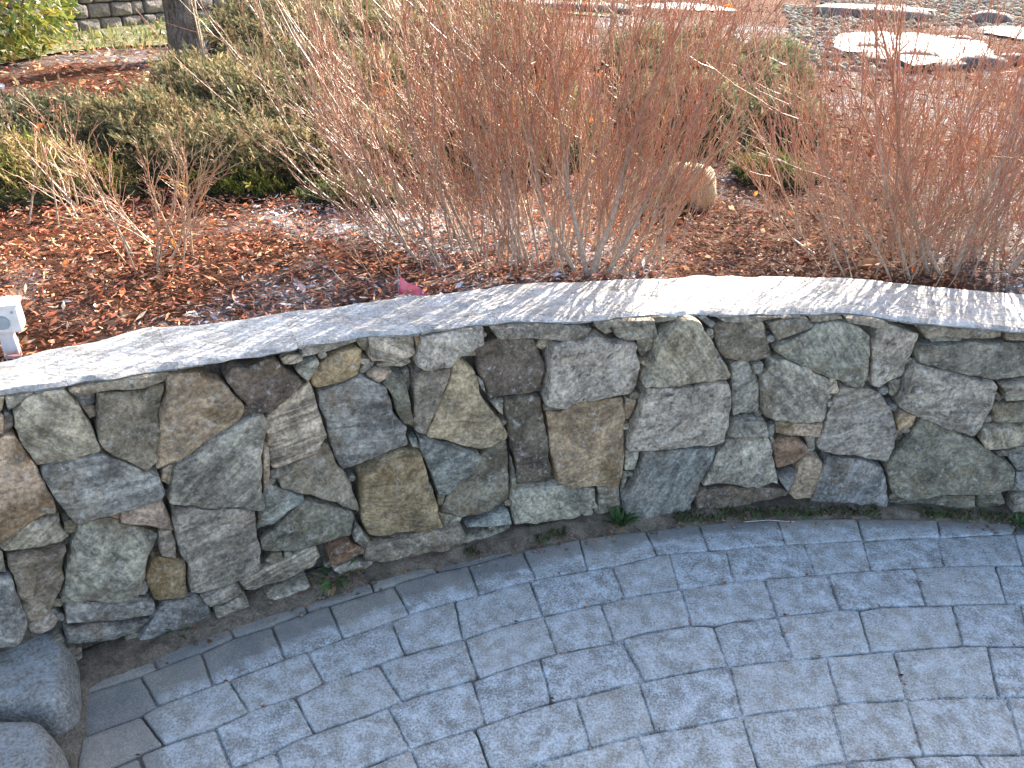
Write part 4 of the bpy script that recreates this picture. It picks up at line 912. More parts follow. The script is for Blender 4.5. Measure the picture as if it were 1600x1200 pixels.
st = [((1.03, 3.25, .66), (.15, .1, 1), .34, .0035), ((1.05, 3.27, .66), (-.25, .1, 1), .30, .003), ((1.0, 3.24, .66), (.4, 0, 1), .28, .003)]
shrub('bare_seedling', 'little bare upright seedling in dull mulch between the boulder and right hand shrub', st, tw=(5, 3), bark=(.34, .25, .2), tip=(.36, .15, .09), cat='seedling')
st = [((-.50+i*.07, 2.28+.03*i, .70), (-.8+.2*i, .15, .8), .26, .0022) for i in range(4)]
shrub('bare_seedling', 'low thin bare seedling leaning left over the bright mulch behind the wall', st, tw=(4, 3), bark=(.42, .30, .2), tip=(.40, .18, .1), cat='seedling')
# dry upright stalks low in the big shrub
# ---------------------------------------------------------------- junipers and ground cover
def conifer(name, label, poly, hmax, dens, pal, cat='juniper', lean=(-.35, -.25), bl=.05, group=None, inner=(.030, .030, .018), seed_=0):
    poly = np.array(poly, float); c = poly.mean(0); x0, y0 = poly.min(0); x1, y1 = poly.max(0); A = (x1-x0)*(y1-y0); n = int(A*dens*1.35)
    P = np.stack([rng.uniform(x0, x1, n), rng.uniform(y0, y1, n)], 1); P = P[inside(P, poly)]; d = segd(P, poly); n = len(P)
    def mound(Q, dd):
        e = np.clip(dd/.22, 0, 1); e = np.sqrt(e*(2-e)); nz = fbm(P3(Q[:, 0]*3.1, Q[:, 1]*1.9, seed_), 91, 3); return hmax*e*(.55+1.5*nz), nz
    hh, nz = mound(P, d); keep = rng.random(n) < np.clip(.25+3.4*(nz+.14), .06, 1); P, d, hh, nz = P[keep], d[keep], hh[keep], nz[keep]; n = len(P)
    z = gz(P[:, 0], P[:, 1])+np.maximum(.012, hh)*rng.uniform(.55, 1.05, n)
    t = thing(name, label, cat, (c[0], c[1], float(gz(c[0], c[1]))), group); o0 = np.array(t.location)
    D = np.stack([lean[0]+rng.normal(0, .45, n), lean[1]+rng.normal(0, .45, n), np.full(n, .75)+rng.normal(0, .25, n)], -1); D /= np.linalg.norm(D, axis=1, keepdims=True)
    pal = np.array(pal); cs = pal[rng.choice(len(pal), n)]*rng.uniform(.65, 1.35, n)[:, None]*(1+1.3*nz)[:, None].clip(.6, 1.5)
    Vs = []; Fs = []; Cs = []; off = 0; base = np.c_[P, z]; L = bl*rng.lognormal(0, .3, n)*(.8+.05*np.clip(P[:, 1]-3, 0, 8))
    for k in range(12):
        f = k/11.; q = base+D*(L*f*1.5)[:, None]; dd = D*.9+rng.normal(0, .42, (n, 3)); dd /= np.linalg.norm(dd, axis=1, keepdims=True)
        l = (L*rng.uniform(.28, .62, n))[:, None]; s = np.cross(dd, rng.normal(0, 1, (n, 3))); s /= np.linalg.norm(s, axis=1, keepdims=True); w = l*.09+.0008
        V = np.stack([q-s*w, q+dd*l*.45-s*w*1.3, q+dd*l, q+dd*l*.45+s*w*1.3], 1).reshape(-1, 3); i = np.arange(n)*4+off
        Fs.append(np.concatenate([np.stack([i, i+1, i+2], -1), np.stack([i, i+2, i+3], -1)])); Vs.append(V); off += 4*n
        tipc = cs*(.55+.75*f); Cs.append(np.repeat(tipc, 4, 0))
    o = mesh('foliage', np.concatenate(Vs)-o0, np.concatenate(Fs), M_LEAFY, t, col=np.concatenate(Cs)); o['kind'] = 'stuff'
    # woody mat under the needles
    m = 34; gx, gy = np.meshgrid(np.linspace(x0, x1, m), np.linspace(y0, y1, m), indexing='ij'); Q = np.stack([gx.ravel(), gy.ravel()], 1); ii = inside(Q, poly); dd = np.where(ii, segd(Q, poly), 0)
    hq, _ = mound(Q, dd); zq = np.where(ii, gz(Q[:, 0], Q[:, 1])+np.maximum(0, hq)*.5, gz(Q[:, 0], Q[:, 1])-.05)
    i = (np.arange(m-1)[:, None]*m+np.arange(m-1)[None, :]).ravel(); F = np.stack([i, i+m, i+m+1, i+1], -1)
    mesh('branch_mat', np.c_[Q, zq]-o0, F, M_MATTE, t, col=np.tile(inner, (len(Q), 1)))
    return t
JP = [(.135, .132, .062), (.09, .10, .052), (.195, .16, .08), (.27, .205, .11), (.135, .125, .066), (.21, .165, .085)]
JB = [(.085, .105, .062), (.13, .135, .075), (.23, .19, .105), (.17, .155, .085)]
GRP = 'low junipers in the planting bed'
conifer('juniper', 'low bronze green juniper nearest the small bare shrub at left', [(-1.75, 3.25), (-1.25, 3.0), (-.75, 3.2), (-.55, 3.7), (-.9, 4.3), (-1.7, 4.2), (-2.1, 3.7)], .26, 2600, JP, group=GRP, seed_=1, bl=.042)
conifer('juniper', 'dark blue green juniper cut by the left edge below the sunlit mulch', [(-3.1, 3.5), (-2.2, 3.35), (-1.9, 3.7), (-1.95, 4.15), (-2.4, 4.1), (-3.2, 3.95)], .19, 2200, JB, group=GRP, seed_=2, bl=.045)
conifer('juniper', 'wide bronze juniper spreading in front of the leaning tree trunk', [(-1.95, 4.5), (-1.3, 4.2), (-.7, 4.4), (-.6, 5.4), (-1.2, 6.1), (-1.9, 5.8), (-2.25, 5.2)], .24, 2000, JP, group=GRP, seed_=3, bl=.05)
conifer('juniper', 'dull green juniper half hidden behind the left side of the big bare shrub', [(-.55, 3.5), (.1, 3.45), (.45, 4.0), (.3, 5.2), (-.4, 5.5), (-.65, 4.6)], .28, 1900, JP, group=GRP, seed_=4, bl=.045)
conifer('juniper', 'tan tipped juniper behind the tree trunk along the foot of the block wall', [(-2.35, 6.3), (-1.4, 6.2), (-.9, 7.0), (-1.4, 9.2), (-2.5, 9.6), (-2.75, 8.0)], .32, 1000, JP, group=GRP, seed_=5, bl=.06)
conifer('juniper', 'far brownish juniper at the top of the bed behind the big bare shrub', [(-1.1, 5.9), (-.2, 5.6), (.45, 6.3), (.3, 9.2), (-.9, 9.8), (-1.2, 8.0)], .30, 950, JP, group=GRP, seed_=6, bl=.06)
conifer('juniper', 'grey green juniper with combed sprays just right of the big bare shrub', [(.62, 4.35), (1.1, 4.15), (1.65, 4.5), (1.75, 5.4), (1.1, 5.7), (.6, 5.3)], .27, 3600, JB+[(.15, .14, .08)], group=GRP, seed_=7, bl=.05, lean=(.35, -.1))
conifer('juniper', 'farther grey green juniper reaching to the frosty mulch at upper right', [(.7, 5.8), (1.6, 5.6), (2.2, 6.4), (2.25, 7.6), (1.3, 8.3), (.7, 7.6)], .28, 2100, JB+[(.15, .14, .08)], group=GRP, seed_=8, bl=.06, lean=(.35, -.1))
conifer('juniper', 'small mossy green juniper tuft beside the seedling right of the boulder', [(1.02, 3.75), (1.3, 3.68), (1.5, 3.9), (1.35, 4.1), (1.05, 4.0)], .15, 3000, [(.10, .13, .04), (.15, .15, .06)], group=GRP, seed_=9, bl=.035)
YG = [(.20, .19, .05), (.25, .20, .07), (.12, .14, .035), (.30, .21, .09)]
conifer('ground_cover', 'yellow green ground cover at the left edge behind the thin shrub', [(-2.35, 2.85), (-1.75, 2.72), (-1.4, 2.95), (-1.5, 3.15), (-1.85, 3.3), (-2.5, 3.35)], .15, 3400, YG, cat='ground cover', seed_=10, bl=.030, group='green ground cover plants')
conifer('ground_cover', 'bright green ground cover clump beside the frosty mulch right of the small shrub', [(-1.3, 3.02), (-1.05, 2.98), (-.88, 3.1), (-1.0, 3.26), (-1.25, 3.22)], .10, 5200, [(.17, .20, .04), (.24, .24, .06), (.10, .13, .03)], cat='ground cover', seed_=11, bl=.025, group='green ground cover plants')
conifer('ground_cover', 'dark green ground cover clump under the left branches of the big bare shrub', [(-.85, 3.0), (-.6, 2.95), (-.42, 3.08), (-.55, 3.2), (-.8, 3.15)], .10, 5200, [(.07, .10, .04), (.12, .14, .055)], cat='ground cover', seed_=12, bl=.028, group='green ground cover plants')
conifer('ground_cover', 'dark mossy plant hugging the left side of the tan boulder', [(.50, 3.2), (.64, 3.16), (.74, 3.28), (.66, 3.4), (.52, 3.36)], .10, 6500, [(.07, .09, .03), (.14, .14, .05)], cat='ground cover', seed_=13, bl=.025, group='green ground cover plants')

# ---------------------------------------------------------------- evergreen shrub, tree, block wall, lawn
def broadleaf(label, c, rad, n, leaf):
    t = thing('evergreen_shrub', label, 'shrub', c); o0 = np.array(c)
    D = rng.normal(0, 1, (n, 3)); D /= np.linalg.norm(D, axis=1, keepdims=True); r = rng.uniform(.45, 1, n)**.5; r = r*(1+.35*fbm(D*2.2, 101, 2))
    P = D*r[:, None]*np.array(rad)+np.array([0, 0, rad[2]*.85]); k = P[:, 2] > .02; P = P[k]; D = D[k]; n = len(P)
    U = D*.8+rng.normal(0, .55, (n, 3)); U /= np.linalg.norm(U, axis=1, keepdims=True); L = leaf*rng.uniform(.7, 1.25, n); Vv = np.cross(U, rng.normal(0, 1, (n, 3))+np.array([0, 0, 1.])); Vv /= np.linalg.norm(Vv, axis=1, keepdims=True)
    pal = np.array([(.20, .24, .04), (.12, .17, .03), (.34, .32, .06), (.07, .11, .025), (.40, .28, .07)]); col = pal[rng.choice(5, n, p=[.3, .25, .2, .15, .1])]*rng.uniform(.75, 1.25, n)[:, None]
    V, F, cl = scatter_quads(P, U*L[:, None], Vv*(L*.38)[:, None], rng.uniform(.1, .5, n), col); o = mesh('foliage', V, F, M_GLOSSY, t, col=cl); o['kind'] = 'stuff'
    ls = [(curve_line((0, 0, -.03), (random.gauss(0, .6), random.gauss(0, .6), 1), rad[2]*1.5, 7, .12, (0, 0, .02)), np.linspace(.014, .004, 7), np.tile((.20, .15, .10), (7, 1))) for _ in range(9)]
    for l in ls: V, F, cl = tubes([l], 5); mesh('stem', V, F, M_TWIG, t, col=cl, smooth=True)
broadleaf('glossy yellow green broadleaf evergreen in the top left corner', (-3.62, 5.75, float(gz(-3.62, 5.75))), (.66, .6, .56), 3800, .038)

TX, TY = -2.42, 6.17; tz0 = float(gz(TX, TY))
tree = thing('young_tree', 'young tree with grey bark trunk rising through junipers at upper left', 'tree', (TX, TY, tz0))
k = 26; hh = np.linspace(-.05, 4.2, k); P = np.stack([.04*np.sin(hh*1.3)-.09*hh, .03*np.cos(hh*1.1)-.03, hh], -1); rad = .112*(1-.15*np.clip(hh, 0, 4.2))+.035*np.exp(-np.clip(hh, 0, 9)*9)
V, F, cl = tubes([(P, rad, np.tile((.17, .145, .115), (k, 1)))], 14); V = V*(1+0*V); V[:, :2] *= 1+(.10*fbm(np.c_[V[:, :2]*22, V[:, 2:]*5], 111, 3))[:, None]
b = NB('grey_bark'); v, oi = b.local(); mp = b.n('Mapping'); mp.inputs['Scale'].default_value = (30, 30, 7); b.l(v, mp.inputs[0]); n1_ = b.noise(mp.outputs[0], 1, 7, .65, .6); n2_ = b.noise(v, 70, 4, .7)
cc = b.mix(b.ramp(n1_, .36, .64), (.075, .06, .045), (.27, .235, .19)); cc = b.mix(1.0, cc, b.ramp(n2_, .35, .65, (.65,)*3, (1.3,)*3), 'MULTIPLY'); b.bump(b.math('ADD', n1_, b.math('MULTIPLY', n2_, .4)), .03); M_BARK = b.base(cc, .9, .2)
mesh('trunk', V, F, M_BARK, tree, smooth=True)
lines = []
for i in range(16):
    h = random.uniform(1.7, 4.1); a = random.random()*6.28; Pl = curve_line((.04*sin(h*1.3)-.09*h, 0, h), (cos(a), sin(a), .9), random.uniform(.9, 1.7), 8, .08, (0, 0, .04)); 
    V, F, cl = tubes([(Pl, np.linspace(.026, .006, 8), np.tile((.2, .17, .135), (8, 1)))], 6); mesh('limb', V, F, M_BARK, tree, smooth=True)
    for j in range(7):
        q = Pl[random.randint(2, 7)]; Pt = curve_line(q, unit(rng.normal(0, .6, 3)+np.array([cos(a)*.6, sin(a)*.6, .7])), random.uniform(.3, .7), 5, .12, (0, 0, .03)); lines.append((Pt, np.linspace(.006, .002, 5), np.tile((.22, .15, .11), (5, 1))))
V, F, cl = tubes(lines, 4); o = mesh('twigs', V, F, M_TWIG, tree, col=cl, smooth=True); o['kind'] = 'stuff'
# thin shoots standing against the right side of the trunk
lines = [(curve_line((.10+.012*i, -.02*i, -.03), (-.06-.01*i, .0, 1), random.uniform(.7, 1.3), 7, .03, (0, 0, 0)), np.linspace(.006, .003, 7), np.tile((.36, .28, .19), (7, 1))) for i in range(4)]
for l in lines: V, F, cl = tubes([l], 5); mesh('sucker', V, F, M_TWIG, tree, col=cl, smooth=True)

A0 = np.array([-4.84, 5.14]); A1 = np.array([-1.90, 11.49]); ed = A1-A0; Lw = np.linalg.norm(ed); ed /= Lw; nrm = np.array([ed[1], -ed[0]])
bw = thing('block_wall', 'low terraced wall of weathered grey cast blocks across the top left', 'wall', (A0[0], A0[1], .84))
for r_ in range(5):
    s = .6-.2*random.random(); h0 = r_*.118
    while s < Lw:
        w = random.choice([.15, .20, .27, .23]); hb = .118
        p = np.array([(s+.006, 0), (s+w-.006, 0), (s+w-.006, hb-.006), (s+.006, hb-.006)]); q = chaikin(dense(p, .06), 1); c = q.mean(0); sd_ = random.randint(0, 99); pr = random.uniform(-.012, .012)
        rings = []
        for off, dpt in ((0, -.16), (0, -.022), (.008, -.006), (.022, .0), (.045, .006)):
            w_ = offset_poly(q, off) if off else q; dd = dpt+pr+(.02*fbm(P3(w_[:, 0]*12, w_[:, 1]*12, sd_), 121, 3) if dpt > -.1 else 0)
            ss_ = w_[:, 0]; rings.append(np.stack([A0[0]+ed[0]*ss_+nrm[0]*dd, A0[1]+ed[1]*ss_+nrm[1]*dd, .815+.006*ss_+h0+w_[:, 1]+0*ss_], -1))
        V, F = rings_mesh(rings); cen = V.mean(0); o = mesh('block', V-cen, F, M_BLOCK, bw, tuple(cen-np.array(bw.location)), 35)
        s += w
ss_ = np.array([0, Lw]); V = [(A0[0]+ed[0]*s-nrm[0]*.08, A0[1]+ed[1]*s-nrm[1]*.08, z) for s in (0, Lw) for z in (.7, 1.46)]
mesh('backfill', np.array(V)-np.array(bw.location), [(0, 1, 3, 2)], M_MORTAR, bw)
# lawn strip at the foot of the block wall, on round behind the bed
def lawnmask(x, y):
    d = (np.stack([x, y], -1)-A0)@nrm; return d
n = 26000; x = rng.uniform(-5.5, 3.5, n); y = rng.uniform(5.2, 19, n); d = lawnmask(x, y)
k = ((d > 0) & (d < 1.25+.2*np.sin(y*2)+rng.normal(0, .08, n)) & (y < 12.5)) | ((y > 11.8+.3*np.sin(x*2)) & (x < 1.2) & (d > 0)); x, y = x[k], y[k]; z = gz(x, y); n = len(x)
L = rng.uniform(.03, .07, n); U = np.stack([rng.normal(0, .35, n), rng.normal(0, .35, n), np.ones(n)], -1); U /= np.linalg.norm(U, axis=1, keepdims=True); Vv = perp(U, n, 3)*(L*.16)[:, None]
pal = np.array([(.14, .17, .06), (.22, .22, .08), (.28, .25, .11), (.10, .14, .05)]); V, F, cl = scatter_quads(np.stack([x, y, z+L*.4], -1), U*(L*.6)[:, None], Vv, None, pal[rng.choice(4, n)]*rng.uniform(.8, 1.2, n)[:, None])
tag(mesh('grass', V, F, M_GRASS, col=cl), 'short winter grass along the foot of the block wall', 'grass', kind='stuff')
M_LAWN = simple('lawn_ground', (.09, .105, .04), (.17, .17, .075), 6, .95, .01, 60)
Vl = []; nl = 40
for i in range(nl+1):
    s = Lw*i/nl
    for d in (-.05, .45, 1.1+.12*sin(s*3)): x_ = A0[0]+ed[0]*s+nrm[0]*d; y_ = A0[1]+ed[1]*s+nrm[1]*d; Vl.append((x_, y_, float(gz(x_, y_))+.004))
Fl = [(i*3+j, i*3+j+1, i*3+j+4, i*3+j+3) for i in range(nl) for j in (0, 1)]
tag(mesh('lawn', Vl, Fl, M_LAWN, smooth=True), kind='structure')
gx = np.linspace(-2.2, 1.3, 22); gy = np.linspace(11.9, 30, 24); GX, GY = np.meshgrid(gx, gy, indexing='ij'); i = (np.arange(21)[:, None]*24+np.arange(23)[None, :]).ravel()
tag(mesh('lawn', np.stack([GX.ravel(), GY.ravel(), gz(GX.ravel(), GY.ravel())+.006], -1), np.stack([i, i+24, i+25, i+1], -1), M_LAWN, smooth=True), kind='structure')

# ---------------------------------------------------------------- boulder, slabs, snow, gravel
def rock(name, label, cat, c, rad, mat, sd_, amp=.22, flat=None, group=None, sub=4):
    import bmesh
    bm = bmesh.new(); bmesh.ops.create_icosphere(bm, subdivisions=sub, radius=1); V = np.array([v.co[:] for v in bm.verts]); F = np.array([[v.index for v in f.verts] for f in bm.faces]); bm.free()
    V = V*(1+amp*2*fbm(V*1.5+sd_, 131, 4))[:, None]
    if flat is not None: V[:, 2] = np.where(V[:, 2] > flat, flat+(V[:, 2]-flat)*.12+.05*fbm(V*5+sd_, 132, 3), V[:, 2])
    V = V*np.array(rad); return tag(mesh(name, V, F, mat, None, c, True), label, cat, group)
zb = lambda x, y: float(gz(x, y))
rock('boulder', 'rounded tan boulder half hidden by twigs right of the big shrub', 'boulder', (.715, 3.42, .73), (.13, .13, .13), M_BOULDER, 5, .17)
rock('flat_rock', 'long low grey rock slab lying across the top centre of the bed', 'rock', (.35, 12.7, zb(.35, 12.7)+.02), (1.25, .35, .14), M_ROCK, 11, .2, .4)
rock('flat_rock', 'snow topped dark slab overhanging the gravel at the top right', 'rock', (5.6, 14.2, zb(5.6, 14.2)+.06), (.95, .6, .16), M_ROCK, 13, .18, .4)
big = rock('flat_rock', 'broad flat rock at upper right whose top is buried under bright snow', 'rock', (4.5, 10.0, zb(4.5, 10.0)-.01), (.76, 1.85, .12), M_ROCK, 17, .26, .35); big.rotation_euler = (0, 0, R(-24))
rock('grey_rock', 'grey rounded rock above the snowy slab near the top edge', 'rock', (6.1, 14.4, zb(6.1, 14.4)), (.26, .25, .16), M_ROCK, 19, .32)
rock('grey_rock', 'grey rock at the top right corner behind the snowy slab', 'rock', (7.3, 13.9, zb(7.3, 13.9)), (.34, .28, .16), M_ROCK, 23, .32)
rock('grey_rock', 'grey rock cut by the right edge behind the snowy slab', 'rock', (7.6, 12.6, zb(7.6, 12.6)), (.30, .3, .15), M_ROCK, 29, .32)
b = NB('snow'); g_ = b.n('NewGeometry'); nn = b.noise(g_.outputs['Position'], 14, 5, .6); b.bump(nn, .02, .5); n2 = b.noise(g_.outputs['Position'], 5, 6, .7, .4); M_SNOW = b.base(b.mix(b.ramp(n2, .40, .62), (.78, .80, .83), (.40, .39, .37)), .8, .2); b.b.inputs['Subsurface Weight'].default_value = 0
def snow(c, rad, sd_, label):
    m, nr = 64, 12; a = np.linspace(0, 2*pi, m, endpoint=False); ed_ = 1+1.3*fbm(P3(np.cos(a)*1.9+sd_, np.sin(a)*1.9), 141, 4); V = []; 
    for k in range(nr+1):
        q = k/nr; V.append(np.stack([np.cos(a)*ed_*rad[0]*q, np.sin(a)*ed_*rad[1]*q, rad[2]*(1-q**4)+0*a+.012*fbm(P3(np.cos(a)*q*4+sd_, np.sin(a)*q*4), 142, 3)], -1))
    V = np.concatenate(V); i = (np.arange(nr)[:, None]*m+np.arange(m)[None, :]); j = (np.arange(nr)[:, None]*m+(np.arange(m)[None, :]+1) % m); F = np.stack([i, j, j+m, i+m], -1).reshape(-1, 4)
    return tag(mesh('snow', V, F, M_SNOW, None, c, True), label, 'snow', kind='stuff')
snow((4.5, 10.0, zb(4.5, 10.0)+.04), (.70, 1.75, .035), 3, 'bright patch of snow covering the broad flat rock at upper right').rotation_euler = (0, 0, R(-24))
snow((5.6, 14.2, zb(5.6, 14.2)+.13), (.75, .45, .03), 8, 'thin snow on top of the dark slab at the top right')
snow((2.6, 14.6, zb(2.6, 14.6)+.005), (.75, .7, .03), 14, 'small snow patch on the ground at the top right of centre')
snow((7.2, 11.9, zb(7.2, 11.9)+.01), (.8, 1.1, .05), 22, 'patch of snow at the right edge behind the twigs')
# stones round and through the snow
for i_, (x_, y_, r_, l_) in enumerate([(3.72, 9.4, .13, 'small dark rock at the left tip of the snowy slab'), (4.0, 8.75, .16, 'dark rock below the left front of the snowy slab'), (4.55, 8.55, .18, 'largest dark rock under the front edge of the snowy slab'),
        (5.1, 9.0, .14, 'small dark rock under the right front of the snowy slab'), (4.45, 9.35, .10, 'little rock poking through the snow on the slab'), (5.3, 10.6, .13, 'small rock at the right side of the snowy slab')]):
    rock('grey_rock', l_, 'rock', (x_, y_, zb(x_, y_)+.015), (r_*1.4, r_, r_*.55), M_ROCK, 31+i_*3, .30, None, 'rocks round the snowy slab', 3)
# gravel
import bmesh
bm = bmesh.new(); bmesh.ops.create_icosphere(bm, subdivisions=1, radius=1); IV = np.array([v.co[:] for v in bm.verts]); IF = np.array([[v.index for v in f.verts] for f in bm.faces]); bm.free()
def pebbles(x, y, size, pal, label, name='gravel', zoff=0, zf=gz):
    n = len(x); s = size*rng.lognormal(0, .3, n); sc = s[:, None]*rng.uniform(.6, 1.25, (n, 3))*np.array([1, 1, .65]); a = rng.uniform(0, 6.28, n)
    V = IV[None]*sc[:, None]; X = V[..., 0]*np.cos(a)[:, None]-V[..., 1]*np.sin(a)[:, None]; Y = V[..., 0]*np.sin(a)[:, None]+V[..., 1]*np.cos(a)[:, None]
    V = np.stack([X+x[:, None], Y+y[:, None], V[..., 2]+(zf(x, y)+zoff)[:, None]], -1).reshape(-1, 3); F = (IF[None]+(np.arange(n)*len(IV))[:, None, None]).reshape(-1, 3)
    pal = np.array(pal); col = pal[rng.choice(len(pal), n)]*rng.uniform(.75, 1.25, n)[:, None]
    return tag(mesh(name, V, F, M_CHIP, col=np.repeat(col, len(IV), 0), smooth=True), label, name, kind='stuff')
n = 2600; P = np.stack([rng.uniform(2.2, 6.2, n), rng.uniform(7.6, 16.5, n)], 1); P = P[pt_in(P, [(2.7, 8.2), (3.5, 7.8), (3.95, 9.2), (4.3, 11.8), (5.4, 13.4), (6, 16), (4.6, 16), (3.9, 13), (3.2, 10.5)])]
P2_ = np.stack([rng.uniform(4.5, 14, 3600), rng.uniform(12.6, 21, 3600)], 1); P2_ = P2_[pt_in(P2_, [(5.2, 12.6), (9.5, 12.6), (13.5, 20), (5.8, 20.5)])]; P = np.concatenate([P, P2_])
pebbles(P[:, 0], P[:, 1], .042, [(.34, .30, .22), (.26, .24, .20), (.42, .37, .27), (.20, .19, .17)], 'pale tan gravel of the dry stream beside the snowy slab')
n = 140; s_ = rng.uniform(-2.45, .4, n); zz_ = .004; x = WCX+(WR-rng.uniform(.0, .15, n))*np.sin(s_/WR); y = WCY+(WR-rng.uniform(0, .12, n))*np.cos(s_/WR)
pebbles(x, y, .0042, [(.24, .21, .18), (.15, .13, .11), (.3, .2, .14)], 'tiny grit and pebbles in the soil along the foot of the wall', 'grit', .006, lambda x, y: 0*x)

# ---------------------------------------------------------------- light fitting, flag, weeds, big leaf
def box_mesh(sx, sy, sz, bev=.004, taper=1.0):
    import bmesh
    bm = bmesh.new(); bmesh.ops.create_cube(bm, size=1)
    for v in bm.verts:
        t = taper if v.co.z > 0 else 1.0; v.co.x *= sx*t; v.co.y *= sy*t; v.co.z *= sz
    bmesh.ops.bevel(bm, geom=list(bm.edges), offset=bev, segments=2, profile=.6, affect='EDGES')
    me = bpy.data.meshes.new('box'); bm.to_mesh(me); bm.free(); return me
M_WHITE = NB('white_plastic'); _v, _o = M_WHITE.local(); _n = M_WHITE.noise(_v, 30, 5, .6); M_WHITE = M_WHITE.base(M_WHITE.mix(M_WHITE.ramp(_n, .4, .7), (.74, .73, .72), (.60, .59, .57)), .45, .4)
M_LENS = NB('grey_lens'); _v, _o = M_LENS.local(); _n = M_LENS.noise(_v, 60, 3, .6); M_LENS = M_LENS.base(M_LENS.mix(_n, (.22, .27, .31), (.36, .41, .44)), .35, .5)
lx, ly = -1.212, 1.712; lz = .742
lf = thing('garden_light', 'small white box light on a tapered post behind the wall at left', 'light', (lx, ly, lz)); rz = R(20)
def ladd(name, me, loc, mat, rot=None):
    o = bpy.data.objects.new(name, me); me.materials.append(mat); C.objects.link(o); o.parent = lf; o.location = loc
    if rot: o.rotation_euler = rot
    return o
lf.rotation_euler = (0, 0, rz)
ladd('post', box_mesh(.036, .030, .085, .004, .82), (0, 0, .020), M_WHITE)
ladd('housing', box_mesh(.098, .055, .064, .005), (-.008, 0, .092), M_WHITE)
ladd('cap', box_mesh(.040, .034, .006, .0015), (0, 0, .060), M_WHITE)
for sx_ in (-.046, .030):
    bm = bmesh.new(); bmesh.ops.create_cone(bm, cap_ends=True, segments=12, radius1=.0032, radius2=.0026, depth=.004); me = bpy.data.meshes.new('screw'); bm.to_mesh(me); bm.free(); ladd('screw', me, (sx_, -.0285, .112), M_LENS, (R(90), 0, 0))
ladd('lid', box_mesh(.106, .064, .008, .002), (-.008, 0, .127), M_WHITE)
bm = bmesh.new(); bmesh.ops.create_cone(bm, cap_ends=True, segments=28, radius1=.0175, radius2=.0155, depth=.006); me = bpy.data.meshes.new('lens'); bm.to_mesh(me); bm.free()
ladd('lens', me, (.004, -.030, .088), M_LENS, (R(90), 0, 0))

b = NB('pink_plastic'); v, oi = b.local(); n_ = b.noise(v, 30, 4, .6); M_PINK = b.base(b.mix(b.ramp(n_, .35, .65), (.80, .07, .13), (.92, .26, .30)), .5, .4)
fx, fy = -.335, 2.225; fz = float(gz(fx, fy))-.012; fl = thing('marker_flag', 'small triangular pink plastic marker flag standing at the back edge of the cap stones', 'flag', (fx, fy, fz))
m = 9; V = []; 
for i in range(m):
    for j in range(m):
        u, w = i/(m-1), j/(m-1); V.append((-.014+.086*u+.006*w, -.012+.004*sin(u*8+w*3)+.012*w, -.006+.062*w*(1-.88*u)+.002*sin(u*9+w*2)))
Fq = [(i*m+j, (i+1)*m+j, (i+1)*m+j+1, i*m+j+1) for i in range(m-1) for j in range(m-1)]; mesh('sheet', V, Fq, M_PINK, fl, smooth=True)
Pw = np.array([(-.014, -.012, -.02), (-.013, -.012, .04), (-.010, -.010, .10)]); V, F, cl = tubes([(Pw, np.full(3, .0012), np.tile((.3, .3, .3), (3, 1)))], 5); mesh('wire_stake', V, F, M_TWIG, fl, col=cl)

def weed(name, label, x, y, n, L, pal, flat=.6, wid=.10, cat='weed', group='weeds at the foot of the wall', z=.005):
    t = thing(name, label, cat, (x, y, z), group); Vs = []; Fs = []; Cs = []; off = 0; pal = np.array(pal)
    for i in range(n):
        a = random.random()*6.28; r = random.uniform(0, .3)*L; d = np.array([cos(a)*flat*random.uniform(.4, 1.6), sin(a)*flat*random.uniform(.4, 1.6), 1.]); l = L*random.uniform(.5, 1.15); P = curve_line((cos(a)*r, sin(a)*r, 0), d, l, 5, .12, (0, 0, -.16)); s = unit(np.cross(d, (0, 0, 1.)))*l*wid
        w = np.array([.6, 1, .9, .6, .08])[:, None]; V = np.stack([P-s*w, P+s*w], 1).reshape(-1, 3); Vs.append(V); Fs += [(off+2*k, off+2*k+1, off+2*k+3, off+2*k+2) for k in range(4)]; off += 10; Cs.append(np.tile(pal[random.randrange(len(pal))]*random.uniform(.75, 1.25), (10, 1)))
    o = mesh('blades', np.concatenate(Vs), Fs, M_GRASS, t, col=np.concatenate(Cs)); o['kind'] = 'stuff'; return t
GW = [(.09, .16, .05), (.13, .21, .07), (.07, .11, .05)]
weed('weed', 'bushy green weed tuft at the foot of the wall below the blue grey stone', .365, 2.055, 60, .065, GW)
weed('weed', 'low green weed clump below the narrow tan stone near the rust red stone', 1.0, 2.15, 70, .035, GW, 1.6)
weed('weed', 'small green weed beside the lowest blue stones at left', -.87, 1.535, 34, .045, GW, 1.1)
weed('weed', 'faint green weed sprigs in the soil under the long grey stone', .075, 1.985, 26, .035, GW, 1.2)
weed('weed', 'straggly green and brown weed with dead stalks among leaf litter below the long tan stone', -.50, 1.755, 44, .075, GW+[(.25, .2, .1)], 1.2)
weed('weed', 'low weed tuft at the foot of the wall by the right edge', 1.70, 2.13, 50, .04, GW, 1.3)
n = 2200; s_ = rng.uniform(-1.5, .5, n); x = WCX+(WR-rng.uniform(.0, .05, n))*np.sin(s_/WR); y = WCY+(WR-.01-rng.uniform(0, .05, n))*np.cos(s_/WR); k = fbm(P3(x*7, y*7), 151, 2) > np.where(x > .55, -.06, .07); x, y = x[k], y[k]; n = len(x); L = rng.uniform(.006, .016, n)
U = np.stack([rng.normal(0, .5, n), rng.normal(0, .5, n), np.ones(n)], -1); U /= np.linalg.norm(U, axis=1, keepdims=True); V, F, cl = scatter_quads(np.stack([x, y, .008+L*.5], -1), U*L[:, None], perp(U, n, 3)*(L*.3)[:, None], None, np.array([(.08, .12, .04), (.13, .13, .06), (.12, .09, .05)])[rng.choice(3, n)])
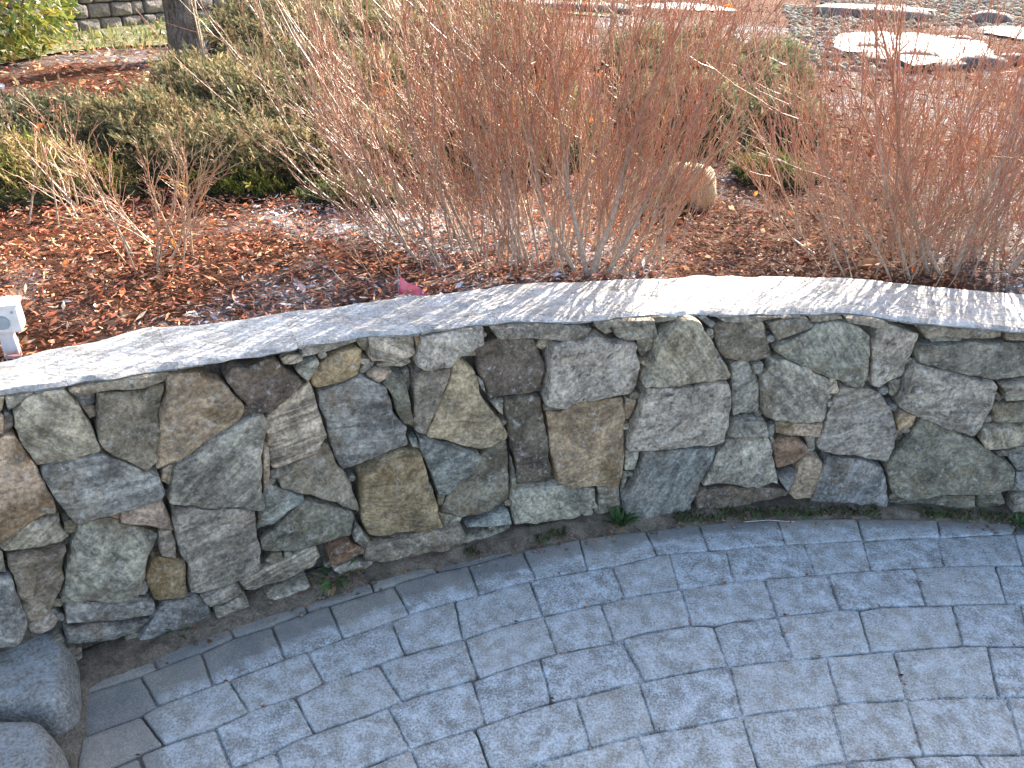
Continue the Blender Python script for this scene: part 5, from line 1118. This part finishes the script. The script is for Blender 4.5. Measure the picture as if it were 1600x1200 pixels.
tag(mesh('moss', V, F, M_GRASS, col=cl), 'thin strip of moss and tiny weeds along the foot of the wall', 'moss', kind='stuff')
# leaf litter under the straggly weed
n = 90; x = -.52+rng.normal(0, .06, n); y = 1.735+.35*(x+.52)+rng.normal(0, .025, n); L = rng.uniform(.006, .016, n); U = rand_dirs(n, .3)*L[:, None]; Vv = perp(U/L[:, None], n, .8)*(L*.55)[:, None]
pal = np.array([(.30, .21, .15), (.22, .15, .11), (.36, .24, .17)]); V, F, cl = scatter_quads(np.stack([x, y, rng.uniform(.008, .022, n)], -1), U, Vv, rng.uniform(-.4, .8, n), pal[rng.choice(3, n)]*rng.uniform(.8, 1.2, n)[:, None])
tag(mesh('leaf_litter', V, F, M_DRY, col=cl), 'small heap of dead brown leaves round the straggly weed at the foot of the wall', 'leaf litter', kind='stuff')
n = 170; s_ = rng.uniform(-2.3, .5, n); dd_ = rng.uniform(.01, .11, n); x = WCX+(WR-dd_)*np.sin(s_/WR); y = WCY+(WR-dd_)*np.cos(s_/WR); L = rng.uniform(.003, .011, n); U = rand_dirs(n, .25)*L[:, None]; Vv = perp(U/L[:, None], n, .7)*(L*.5)[:, None]
pal = np.array([(.34, .22, .14), (.24, .12, .07), (.16, .10, .07), (.42, .18, .09)]); V, F, cl = scatter_quads(np.stack([x, y, rng.uniform(.010, .022, n)], -1), U, Vv, rng.uniform(-.4, .8, n), pal[rng.choice(4, n)])
tag(mesh('leaf_debris', V, F, M_DRY, col=cl), 'brown leaf scraps lying in the soil strip between wall and pavers', 'leaf litter', kind='stuff')
def big_leaf(label, c, s, col, yaw):
    V = []; m = 9
    for i in range(m):
        u = i/(m-1); w = .42*sin(pi*min(1, u*1.02))**.7*(1-.25*u)
        for j in range(5): q = j/2-1; V.append((s*(u*2-1), s*w*q*(1+.12*sin(i*2.4)), s*(.22*abs(q)*w*2+.12*u*u)))
    Fq = [(i*5+j, i*5+j+1, i*5+5+j+1, i*5+5+j) for i in range(m-1) for j in range(4)]
    o = mesh('fallen_leaf', V, Fq, M_DRY, None, c, True, np.tile(col, (len(V), 1))); o.rotation_euler = (R(12), 0, yaw); return tag(o, label, 'leaf')
big_leaf('large curled tan leaf lying behind the cap stones at the foot of the right shrub', (1.24, 2.66, zb(1.24, 2.66)+.025), .062, (.42, .25, .15), R(15))
big_leaf('pale brown leaf in the mulch left of the right shrub', (.98, 2.92, zb(.98, 2.92)+.015), .04, (.38, .27, .19), R(-20))
tag(mesh('dry_straw', *tubes([(np.array([(.775, 2.088, .006), (.86, 2.10, .008), (.945, 2.098, .006)]), np.full(3, .0012), np.tile((.6, .56, .48), (3, 1)))], 5)[:2], M_CHIP, col=np.tile((.6, .56, .48), (15, 1))), 'thin pale straw lying on the paver nearest the wall', 'straw')
